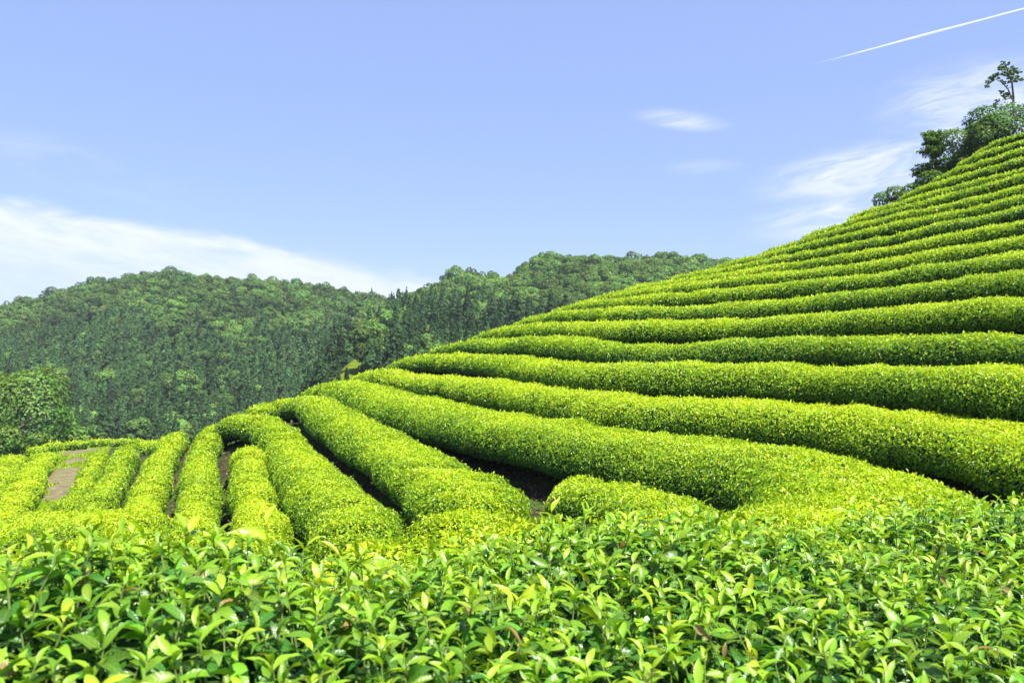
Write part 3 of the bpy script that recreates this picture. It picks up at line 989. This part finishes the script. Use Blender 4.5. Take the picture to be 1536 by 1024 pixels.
        me = mesh_np('young_shoot', np.concatenate([V, Vs]) , [Fq, Fs + len(V)],
                     {'age': np.concatenate([np.repeat(np.clip(np.array(g_) * .7, 0, 1), m), np.full(len(Vs), .35)]), 'tint': np.concatenate([np.repeat(rg.uniform(.4, .8, k), m), np.full(len(Vs), .5)]),
                      'blade': np.concatenate([across[0], np.ones(len(Vs))]), 'along': np.concatenate([across[1], np.zeros(len(Vs))])}, smooth=True)
        link('young_shoot', me, [M_NEAR], root, -origin)
    print('close leaves', len(B))


close_hedge()

# ------------------------------------------------------------------ trees
def clump_faces(P, N, size, rg, age, tint):
    n = len(P)
    T = rg.normal(size=(n, 3)); T = unit(T - N * (T * N).sum(-1, keepdims=True))
    V, Fq = quads(P, N, T, size * rg.uniform(.7, 1.35, n), size * rg.uniform(.6, 1.0, n), .1)
    return V, Fq, np.repeat(age, 4), np.repeat(tint, 4)


def broad_crown(rg, n, Hh, Rr, size, nl=11, z0=0.28):
    """lobed crown of leaf clumps, tree height Hh, crown radius Rr"""
    cz = Hh * (z0 + 1) / 2; rz = Hh * (1 - z0) / 2
    d = unit(rg.normal(size=(nl, 3))); d[:, 2] = d[:, 2] * .8 + .12
    q = rg.uniform(.35, .72, (nl, 1))
    lc = d * q * np.array([Rr, Rr, rz]) + np.array([0, 0, cz])
    lr = Rr * rg.uniform(.34, .56, nl)
    lc[0] = [0, 0, cz + rz * .35]; lr[0] = Rr * .55
    lc[1] = [0, 0, cz - rz * .15]; lr[1] = Rr * .6
    per = rg.choice(nl, n, p=lr ** 2 / (lr ** 2).sum())
    dirs = unit(rg.normal(size=(n, 3)) + np.array([0, 0, .25]))
    P = lc[per] + dirs * lr[per][:, None] * np.array([1, 1, .85]) * rg.uniform(.80, 1.06, n)[:, None]
    dist = np.linalg.norm((P[:, None] - lc[None]), axis=-1) / lr[None]
    dist[np.arange(n), per] = 9
    keep = dist.min(1) > .80
    P, dirs, per = P[keep], dirs[keep], per[keep]
    m = len(P)
    N = unit(dirs + rg.normal(size=(m, 3)) * .32 + np.array([0, 0, .25]))
    lobe_tint = rg.uniform(.15, .85, nl)
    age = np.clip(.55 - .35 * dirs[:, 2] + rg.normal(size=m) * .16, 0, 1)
    tint = np.clip(lobe_tint[per] + rg.normal(size=m) * .15, 0, 1)
    return clump_faces(P, N, size, rg, age, tint)


def conifer_crown(rg, n, Hh, Rr, size):
    f = 1 - np.sqrt(rg.uniform(0, 1, n))
    f = .10 + .90 * f
    nwh = 15
    wh = np.round(f * nwh) / nwh
    f2 = np.clip(wh + rg.normal(size=n) * .012, .08, 1)
    nb = 7
    br = rg.integers(0, nb, n)
    az = br / nb * 6.283 + wh * 37.0 + rg.normal(size=n) * .22
    reach = rg.uniform(.25, 1.0, n) ** .6
    rad = Rr * (1 - f2) ** .85 * (.85 + .3 * np.sin(br * 2.1 + wh * 50)) * reach + .05
    z = Hh * f2 + .10 * Hh / nwh - (reach ** 2) * Hh * .045
    P = np.stack([np.cos(az) * rad, np.sin(az) * rad, z], -1)
    out = np.stack([np.cos(az), np.sin(az), np.full(n, .55)], -1)
    N = unit(out + rg.normal(size=(n, 3)) * .4)
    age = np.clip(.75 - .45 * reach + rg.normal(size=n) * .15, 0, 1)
    tint = np.clip(rg.normal(.5, .2, n), 0, 1)
    return clump_faces(P, N, size, rg, age, tint)


def trunk_parts(rg, Hh, r0, limbs=6, spread=.3, zlo=.3):
    top = np.array([rg.normal() * .04 * Hh, rg.normal() * .04 * Hh, Hh * .85])
    path = np.array([[0, 0, -.3], [0, 0, Hh * .25], top * .5 + [0, 0, Hh * .1], top])
    parts = [tube(path, [r0 * 1.15, r0 * .8, r0 * .5, r0 * .12], 8)]
    for i in range(limbs):
        f = rg.uniform(zlo, .7)
        b = np.array([top[0] * f, top[1] * f, Hh * f * .95])
        a = rg.uniform(0, 6.28)
        e = b + np.array([math.cos(a) * spread * Hh, math.sin(a) * spread * Hh, Hh * rg.uniform(.08, .22)])
        parts.append(tube([b, (b + e) / 2 + [0, 0, .03 * Hh], e], [r0 * .4, r0 * .25, r0 * .06], 6))
    return merge(parts)


def one_mesh_tree(name, rg, kind, n, Hh, Rr, size):
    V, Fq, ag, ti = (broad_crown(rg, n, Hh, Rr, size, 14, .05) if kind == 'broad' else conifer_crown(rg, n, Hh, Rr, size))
    Vt, Ft = tube([[0, 0, -1.0], [0, 0, Hh * .5], [0, 0, Hh * .9]], [.22, .15, .04], 6)
    me = mesh_np(name, np.concatenate([V, Vt]), [Fq, Ft + len(V)],
                 {'age': np.concatenate([ag, np.ones(len(Vt))]), 'tint': np.concatenate([ti, np.full(len(Vt), .5)])},
                 mat_index=np.concatenate([np.zeros(len(Fq), int), np.ones(len(Ft), int)]))
    me.materials.append(M_BROAD if kind == 'broad' else M_CONIF); me.materials.append(M_BARK)
    return me, (V, Fq, ag, ti)


SIL = np.array([(-200, 690), (0, 668), (100, 662), (210, 655), (260, 640), (330, 622), (380, 606), (440, 592), (500, 572), (560, 556), (600, 540), (660, 520), (720, 503), (780, 487), (850, 463), (950, 432), (1060, 405), (1100, 392), (1236, 350), (1310, 316), (1420, 272), (1536, 200), (2200, -200)])


def forest():
    rg = np.random.default_rng(77)
    nb, nc = 9, 6
    broad_m, conif_m, broad_lo, conif_lo = [], [], [], []
    for i in range(nb):
        Rr = rg.uniform(2.4, 3.6); Hh = rg.uniform(7.0, 9.5)
        broad_m.append(one_mesh_tree('broadleaf_tree', np.random.default_rng(200 + i), 'broad', 4200, Hh, Rr, .50)[0])
        broad_lo.append(broad_crown(np.random.default_rng(220 + i), 1500, Hh, Rr, .66, 14, .05))
    for i in range(nc):
        Rr = rg.uniform(2.3, 3.1); Hh = rg.uniform(9.5, 12.5)
        conif_m.append(one_mesh_tree('conifer_tree', np.random.default_rng(240 + i), 'conif', 3400, Hh, Rr, .46)[0])
        conif_lo.append(conifer_crown(np.random.default_rng(260 + i), 1500, Hh, Rr, .62))
    # where trees stand: jittered grid over the far hills
    X, Y = np.meshgrid(np.arange(-330, 330, 3.5), np.arange(128, 372, 3.5))
    X = X.ravel() + rg.uniform(-2.6, 2.6, X.size); Y = Y.ravel() + rg.uniform(-2.6, 2.6, Y.size)
    u = X / Y * F + 768
    ok = (u > -90) & (u < 1300)
    X, Y, u = X[ok], Y[ok], u[ok]
    Z = H(X, Y)
    v = UH - Z / Y * F
    right = (u > 600 - (Y - 170) * .25 + 0) & (u > 552)
    # keep the meadow and its view open
    mead = (Y < 180) & (u > 500 + (Y - 138) * .6) & (u < 551)
    low = (Y < 146) & (u < 553) & ~((u > 470) & (u < 500) & (Y > 132))
    gully = (u > 500 + (Y - 138) * 0.62) & (u < 551) & (Y < 186)
    ok = ~(mead | low | gully)
    noise = Bumps(91, .035, 2)(np.stack([X, Y, X * 0], -1)) * 26
    conif = np.where(right, (Y < 285) & (v > 486 + noise) & (u < 800 + noise * 3), v > 540 + noise * 1.5)
    stray = rg.uniform(size=len(X))
    conif = np.where((v > 500 + noise) & ~right, conif ^ (stray < .16), conif & (stray < .85))
    sc_ = rg.uniform(.70, 1.0, len(X)) ** 1.0 * (1 + .35 * rg.uniform(0, 1, len(X)) ** 3) * np.where(conif, .95, 1.0)
    hgt = np.where(conif, 11, 8.0) * sc_
    vtop = UH - (Z + hgt) / Y * F
    sil = np.interp(u, SIL[:, 0], SIL[:, 1])
    ok &= vtop < sil + 6
    idx = np.nonzero(ok)[0]
    order = idx[np.argsort(Y[idx])]
    # hidden behind taller trees nearer the camera: drop what no pixel shows
    hor = {}
    vis = []
    for i in order:
        c0 = int((u[i] - 2.0 / Y[i] * F) // 6); c1 = int((u[i] + 2.0 / Y[i] * F) // 6)
        top = vtop[i]
        gap = max((hor.get(c, 9999) - top) for c in range(c0, c1 + 1))
        if gap > -9:
            vis.append(i)
        for c in range(c0, c1 + 1):
            hor[c] = min(hor.get(c, 9999), top + 3)
    vis = np.array(vis)
    print('trees', len(vis), 'conifers', conif[vis].sum())
    info = {
        (True, False): ('conifer_tree', 'slim dark conifer in the plantation on the lower slope of the left wooded hill', 'conifers on the left wooded hill'),
        (True, True): ('conifer_tree', 'slim dark conifer standing on the near flank of the right wooded hill', 'conifers on the right wooded hill'),
        (False, False): ('broadleaf_tree', 'rounded green broadleaf tree in the canopy covering the left wooded hill', 'broadleaf trees on the left wooded hill'),
        (False, True): ('broadleaf_tree', 'rounded green broadleaf tree in the canopy covering the right wooded hill', 'broadleaf trees on the right wooded hill')}
    for isc in (True, False):
        sel = vis[conif[vis] == isc]
        inframe = (u[sel] > -25)
        sel_in = sel[inframe]
        indiv = sel_in[np.argsort(-(hgt[sel_in] / Y[sel_in]))][:295]
        rest = np.setdiff1d(sel, indiv)
        for i in indiv:
            nm, lab, grp = info[(isc, bool(right[i]))]
            me = (conif_m if isc else broad_m)[rg.integers(nc if isc else nb)]
            o = bpy.data.objects.new(nm, me)
            COL.objects.link(o)
            s = sc_[i]
            o.location = (X[i], Y[i], Z[i] - .4)
            o.scale = (s * rg.uniform(.9, 1.15), s * rg.uniform(.9, 1.15), s * rg.uniform(.92, 1.12))
            o.rotation_euler = (0, 0, rg.uniform(0, 6.28))
            tag(o, lab, 'conifer' if isc else 'tree', grp)
        Vs, Fs, As, Ts, o_ = [], [], [], [], 0
        for i in rest:
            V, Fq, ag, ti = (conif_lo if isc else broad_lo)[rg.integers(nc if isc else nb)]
            a = rg.uniform(0, 6.28); s = sc_[i] * np.array([rg.uniform(.9, 1.15), rg.uniform(.9, 1.15), rg.uniform(.92, 1.12)])
            c, sn = math.cos(a), math.sin(a)
            W = V * s
            W = np.stack([W[:, 0] * c - W[:, 1] * sn + X[i], W[:, 0] * sn + W[:, 1] * c + Y[i], W[:, 2] + Z[i] - .4], -1)
            Vs.append(W.astype(np.float32)); Fs.append(Fq + o_); o_ += len(V)
            As.append(np.clip(ag + rg.normal() * .12, 0, 1)); Ts.append(np.clip(ti + rg.normal() * .18, 0, 1))
        if Vs:
            me = mesh_np('forest', np.concatenate(Vs), [np.concatenate(Fs)], {'age': np.concatenate(As), 'tint': np.concatenate(Ts)})
            o = link('forest', me, [M_CONIF if isc else M_BROAD])
            tag(o, 'dense dark conifer plantation covering the lower slopes of the wooded hills' if isc else 'dense broadleaf woodland covering the upper slopes of the wooded hills', 'forest', None, 'stuff')
        print('rest', len(rest))


forest()


def part_tree(name, label, cat, loc, crown, trunk, cmat, group=None, rotz=0.0):
    root = tag(link(name, None, loc=loc), label, cat, group)
    root.rotation_euler = (0, 0, rotz)
    V, Fq, ag, ti = crown
    link('crown', mesh_np('crown', V, [Fq], {'age': ag, 'tint': ti}), [cmat], root)
    Vt, Ft = trunk
    link('trunk', mesh_np('trunk', Vt, [Ft], smooth=True), [M_BARK], root)
    return root


def on_ground(u, y, dz=0.0):
    x = (u - 768) / F * y
    return np.array([x, y, H([x], [y])[0] + dz])


def near_trees():
    # broadleaf trees beyond the left crest
    for u, y, vt, Rr, n, seed, label in (
            (34, 66, 552, 4.6, 20000, 301, 'big bright green broadleaf tree behind the thin hedge by the dirt track'),
            (-45, 72, 556, 4.6, 9000, 302, 'broadleaf tree cut off by the left edge beside the big bright one'),
            (118, 68, 626, 1.3, 1800, 303, 'small shrubby tree at the foot of the big bright broadleaf tree'),
            (10, 60, 640, 1.6, 2200, 304, 'low leafy bush under the big bright broadleaf tree'),
            (60, 61, 646, 1.2, 1500, 305, 'low pale bush before the trunk of the big bright broadleaf tree')):
        rg = np.random.default_rng(seed)
        p = on_ground(u, y)
        Hh = (UH - vt) / F * y - p[2]
        part_tree('broadleaf_tree' if Rr > 2 else 'shrub', label, 'tree' if Rr > 2 else 'shrub', p,
                  broad_crown(rg, n, Hh, Rr, .26, 24 if Rr > 2 else 12, .04), trunk_parts(rg, Hh, .22 if Rr > 2 else .06), M_SIDE)
    # small broadleaf trees at the foot of the conifers
    for k, (u, y, vt, Rr) in enumerate(((205, 150, 614, 2.6), (275, 150, 622, 2.8), (150, 148, 622, 2.2), (350, 140, 600, 2.2), (420, 120, 590, 2.0), (460, 105, 578, 2.2), (490, 95, 566, 1.8), (395, 118, 594, 1.7))):
        rg = np.random.default_rng(330 + k)
        p = on_ground(u, y)
        Hh = (UH - vt) / F * y - p[2]
        lab = ['light green broadleaf tree at the foot of the conifers above the thin hedge',
               'rounded tree at the foot of the conifers above the round crest bush',
               'pale broadleaf tree at the foot of the conifers right of the big bright tree',
               'green tree top just over the crest above the arching hedge',
               'shrubby tree over the crest, left of the straight hedge',
               'dark shrubby tree over the crest below the small meadow',
               'dark low bush behind the far end of the long bending hedge',
               'small shrubby crown just over the crest by the round tea bush'][k]
        part_tree('broadleaf_tree', lab, 'tree', p, broad_crown(rg, 3500, Hh, Rr, .5, 10, .2), trunk_parts(rg, Hh, .16), M_BROAD)
    # tall conifers on the left edge of the right hill, beside the meadow
    for k, (u, y, vt) in enumerate(((551, 149, 497), (566, 156, 488), (580, 152, 492), (592, 160, 478), (604, 150, 494), (520, 134, 552), (508, 132, 556), (618, 155, 482))):
        rg = np.random.default_rng(360 + k)
        p = on_ground(u, y)
        Hh = (UH - vt) / F * y - p[2]
        lab = ['tall pointed conifer at the right edge of the small meadow', 'second tall conifer right of the small meadow', 'third tall conifer right of the small meadow',
               'fourth tall conifer right of the small meadow', 'fifth tall conifer right of the small meadow', 'tiny dark conifer in front of the small meadow, the right one of two',
               'tiny dark conifer in front of the small meadow, the left one of two', 'sixth tall conifer right of the small meadow'][k]
        part_tree('conifer_tree', lab, 'conifer', p, conifer_crown(rg, 4200, Hh, Hh * .15, .5), trunk_parts(rg, Hh, .16, 0), M_CONIF)


M_SIDE = leaf_mat('left_crest_foliage', (0.16, 0.26, 0.03), (0.085, 0.165, 0.024), (0.035, 0.085, 0.018), 0.25, 0.5, 0.3)  # own leaf colour of the trees and shrubs beyond the left crest
M_RIDGE = leaf_mat('ridge_foliage', (0.17, 0.29, 0.026), (0.09, 0.18, 0.022), (0.028, 0.075, 0.015), 0.26, 0.6, 0.18)
near_trees()


def ridge_trees():
    def base(u, v, y):
        p = pix(u, v, y)
        p[2] = H(p[:1], p[1:2])[0]
        return p
    def layered(rg, Hh, Rr, n, size, lop=0.0):
        """open pine-like crown: many small flat sprays along side limbs"""
        pads, limbs = [], []
        for i in range(46):
            f = rg.uniform(.10, 1.0)
            a = rg.uniform(0, 6.28)
            ext = Rr * (1.08 - f * .75) * rg.uniform(.7, 1.1)
            root_ = np.array([lop * f * .5, 0, Hh * f * .86])
            c = np.array([math.cos(a) * ext + lop * f, math.sin(a) * ext * .8, Hh * f * .97])
            for q_ in np.linspace(.35, 1.0, 4):
                pads.append((root_ + (c - root_) * q_ + rg.normal(size=3) * .06, Rr * rg.uniform(.10, .19)))
            limbs.append(tube([root_, (c + root_) / 2 + [0, 0, .05], c], [.04, .025, .008], 5))
        P, N, A, T = [], [], [], []
        for c, r in pads:
            m = n // len(pads)
            d = unit(rg.normal(size=(m, 3)))
            P.append(c + d * r * np.array([1.3, 1.3, .55]) * rg.uniform(.2, 1.15, (m, 1)))
            N.append(unit(d * .6 + np.array([0, 0, .6]) + rg.normal(size=(m, 3)) * .6))
            A.append(np.clip(.5 - .3 * d[:, 2] + rg.normal(size=m) * .18, 0, 1)); T.append(np.clip(rg.normal(rg.uniform(.3, .7), .18, m), 0, 1))
        return clump_faces(np.concatenate(P), np.concatenate(N), size, rg, np.concatenate(A), np.concatenate(T)), limbs

    def bush(seed, u, v, vt, y, Rr, n, size, nl, z0, name, label, cat, mat, r0=.08, limbs=6):
        rg = np.random.default_rng(seed)
        p = base(u, v, y)
        Hh = max((UH - vt) / F * y - p[2], .5)
        part_tree(name, label, cat, p, broad_crown(rg, n, Hh, Rr, size, nl, z0), trunk_parts(rg, Hh, r0, limbs), mat)

    bush(401, 1512, 208, 141, 46.5, 2.1, 15000, .15, 22, -.25, 'bush', 'dense dark rounded bush on the ridge at the right edge', 'bush', M_BUSH)
    bush(402, 1478, 232, 163, 46.0, 1.5, 11000, .15, 18, -.25, 'bush', 'dark bush on the ridge left of the dense rounded one', 'bush', M_BUSH)
    bush(403, 1432, 262, 180, 47.5, 1.75, 9000, .14, 20, -.1, 'broadleaf_tree', 'loose green tree on the ridge between the layered pine and the dark bush', 'tree', M_RIDGE, .09, 9)
    rg = np.random.default_rng(404)
    p = base(1402, 280, 47.2); Hh = (UH - 193) / F * 47.2 - p[2]
    cr, limbs = layered(rg, Hh, 1.55, 7500, .12, -.2)
    V, Fq = trunk_parts(rg, Hh, .08, 0)
    part_tree('pine_tree', 'layered pine with open side branches on the ridge', 'tree', p, cr, merge([(V, Fq)] + limbs), M_RIDGE)
    bush(405, 1396, 288, 252, 46.0, 1.3, 6000, .13, 14, -.25, 'shrub', 'grey green shrub at the foot of the layered pine', 'shrub', M_BUSH, .05)
    bush(410, 1368, 300, 281, 46.6, .75, 2600, .12, 10, -.25, 'shrub', 'low shrub between the layered pine and the small spreading shrub', 'shrub', M_RIDGE, .04)
    bush(411, 1455, 262, 205, 47.0, 1.2, 5000, .14, 12, -.2, 'shrub', 'tall green shrub filling the gap left of the dark bushes on the ridge', 'shrub', M_BUSH, .05)
    # small spreading shrub and dark knob further down the ridge
    bush(406, 1343, 308, 278, 48.0, 1.2, 4500, .13, 14, .05, 'shrub', 'small spreading shrub lowest of the larger plants on the ridge', 'shrub', M_RIDGE, .05, 8)
    bush(407, 1326, 312, 302, 47.0, .5, 1400, .10, 7, -.3, 'bush', 'tiny dark bush under the small spreading shrub', 'bush', M_CONIF, .03)
    bush(408, 1452, 258, 230, 45.6, .6, 2400, .10, 10, -.15, 'shrub', 'russet brown shrub in front of the dark bush on the ridge', 'shrub', M_RED, .04)
    # the bare-stemmed tree against the sky: two stems from one foot
    rg = np.random.default_rng(409)
    y = 47.0
    p = base(1519, 160, y)
    q = lambda u, v, d=0.0: pix(u, v, y + d) - p
    limbs = [tube([q(1521, 175) * [1, 1, 1], q(1520, 145), q(1518, 125), q(1512, 108), q(1508, 94)], [.075, .062, .05, .035, .012], 6),
             tube([q(1519, 150), q(1512, 134), q(1503, 124, .3), q(1494, 119, .5), q(1486, 122, .6)], [.05, .04, .032, .022, .01], 6),
             tube([q(1518, 124), q(1527, 120, -.3), q(1533, 118, -.4)], [.03, .02, .008], 5),
             tube([q(1513, 110), q(1524, 108, .3), q(1532, 103, .4)], [.04, .025, .01], 5),
             tube([q(1519, 150), q(1514, 146, -.4), q(1506, 142, -.5)], [.04, .025, .01], 5),
             tube([q(1514, 112), q(1504, 108, -.4), q(1499, 104, -.5)], [.04, .025, .01], 5)]
    pads = [(1508, 95, 5), (1503, 102, 5), (1499, 104, 3.5), (1516, 105, 6), (1522, 104, 5), (1529, 106, 4), (1511, 112, 5), (1521, 113, 6), (1517, 120, 5), (1527, 120, 5), (1531, 120, 3),
            (1494, 114, 6), (1489, 117, 6), (1500, 111, 5), (1483, 124, 3), (1482, 130, 3.2), (1508, 126, 3), (1509, 141, 5), (1503, 137, 3), (1506, 146, 3), (1497, 152, 3), (1494, 157, 3)]
    P, N, A, T = [], [], [], []
    tufts = []
    for (u, v, r) in pads:
        kn = [q(1519, 130), q(1511, 106), q(1503, 124, .3), q(1490, 120, .5), q(1526, 119, -.2), q(1518, 147)]
        c = q(u, v)
        a = min(kn, key=lambda w: np.linalg.norm(w - c))
        limbs.append(tube([a, (a + c) / 2 + [0, .05, .03], c], [.018, .012, .006], 4))
        for _ in range(7):
            tufts.append((u + rg.normal() * r * .75, v + rg.normal() * r * .5, r * rg.uniform(.25, .5)))
    for (u, v, r) in tufts:
        m = int(8 * r) + 3; rr = r / F * y
        d = unit(rg.normal(size=(m, 3)))
        P.append(q(u, v, rg.normal() * .35) + d * rr * np.array([1.2, 1.2, .6]) * rg.uniform(.2, 1.1, (m, 1)))
        N.append(unit(d + np.array([0, 0, .5]) + rg.normal(size=(m, 3)) * .5))
        A.append(np.clip(rg.normal(.5, .2, m), 0, 1)); T.append(rg.uniform(.2, .8, m))
    cr = clump_faces(np.concatenate(P), np.concatenate(N), .11, rg, np.concatenate(A), np.concatenate(T))
    part_tree('slender_tree', 'slender bare stemmed tree with sparse leaves standing against the sky on the ridge', 'tree', p, cr, merge(limbs), M_RIDGE)


M_BUSH = leaf_mat('dark_bush_foliage', (0.12, 0.21, 0.02), (0.06, 0.125, 0.016), (0.018, 0.05, 0.011), 0.2, 0.65, 0.15)
ridge_trees()

# ------------------------------------------------------------------ contrail
def contrail():
    m, t, out = new_mat('ice_trail')
    co = t.n('ShaderNodeTexCoord').outputs['Object']
    d = t.n('ShaderNodeBsdfDiffuse'); d.inputs['Color'].default_value = (.9, .92, .95, 1)
    tr = t.n('ShaderNodeBsdfTranslucent'); tr.inputs['Color'].default_value = (.9, .92, .95, 1)
    mx = t.n('ShaderNodeMixShader'); mx.inputs[0].default_value = .5
    t.l(d.outputs[0], mx.inputs[1]); t.l(tr.outputs[0], mx.inputs[2])
    tp = t.n('ShaderNodeBsdfTransparent')
    lw = t.n('ShaderNodeLayerWeight'); lw.inputs['Blend'].default_value = .35
    edge = t.math('SUBTRACT', 1.0, t.smooth(lw.outputs['Facing'], .25, .95))
    fade = t.n('ShaderNodeAttribute', attribute_name='fade').outputs['Fac']
    nz = t.smooth(t.noise(co, .006, 6.0, .7), .25, .65)
    al = t.math('MULTIPLY', t.math('MULTIPLY', edge, fade), t.math('ADD', .45, t.math('MULTIPLY', nz, .35)))
    m2 = t.n('ShaderNodeMixShader')
    t.l(al, m2.inputs[0]); t.l(tp.outputs[0], m2.inputs[1]); t.l(mx.outputs[0], m2.inputs[2])
    t.l(m2.outputs[0], out.inputs['Surface'])
    n = 80
    a, b = pix(1216, 98, 7000), pix(1900, -84, 7000)
    tt = np.linspace(0, 1, n)
    path = a + (b - a) * tt[:, None]
    nb = Bumps(12, .004, 3)(path)
    path = path + np.stack([nb * 0, nb * 6, nb * 3], -1)
    rad = 8.5 * np.clip(tt / .22, .12, 1) ** .7 * (1 + .22 * nb)
    V, Fq = tube(path, rad, 14)
    fade = np.repeat(np.clip(tt / .12, .0, 1), 14)
    o = link('contrail', mesh_np('contrail', V, [Fq], {'fade': fade}, smooth=True), [m])
    tag(o, 'thin white contrail slanting across the upper right sky', 'contrail')


contrail()


# ------------------------------------------------------------------ the air
def haze():
    m, t, out = new_mat('air')
    pv = t.n('ShaderNodeVolumePrincipled')
    pv.inputs['Color'].default_value = (.82, .90, 1.0, 1)
    pv.inputs['Density'].default_value = 0.00024
    pv.inputs['Anisotropy'].default_value = 0.2
    t.l(pv.outputs[0], out.inputs['Volume'])
    X0, X1, Y0, Y1, Z0, Z1 = -1500, 1500, -1500, 1500, -80, 62
    V = np.array([[x, y, z] for z in (Z0, Z1) for y in (Y0, Y1) for x in (X0, X1)], float)
    Fq = np.array([[0, 2, 3, 1], [4, 5, 7, 6], [0, 1, 5, 4], [2, 6, 7, 3], [0, 4, 6, 2], [1, 3, 7, 5]])
    tag(link('haze', mesh_np('haze', V, [Fq]), [m]), kind='stuff')


haze()
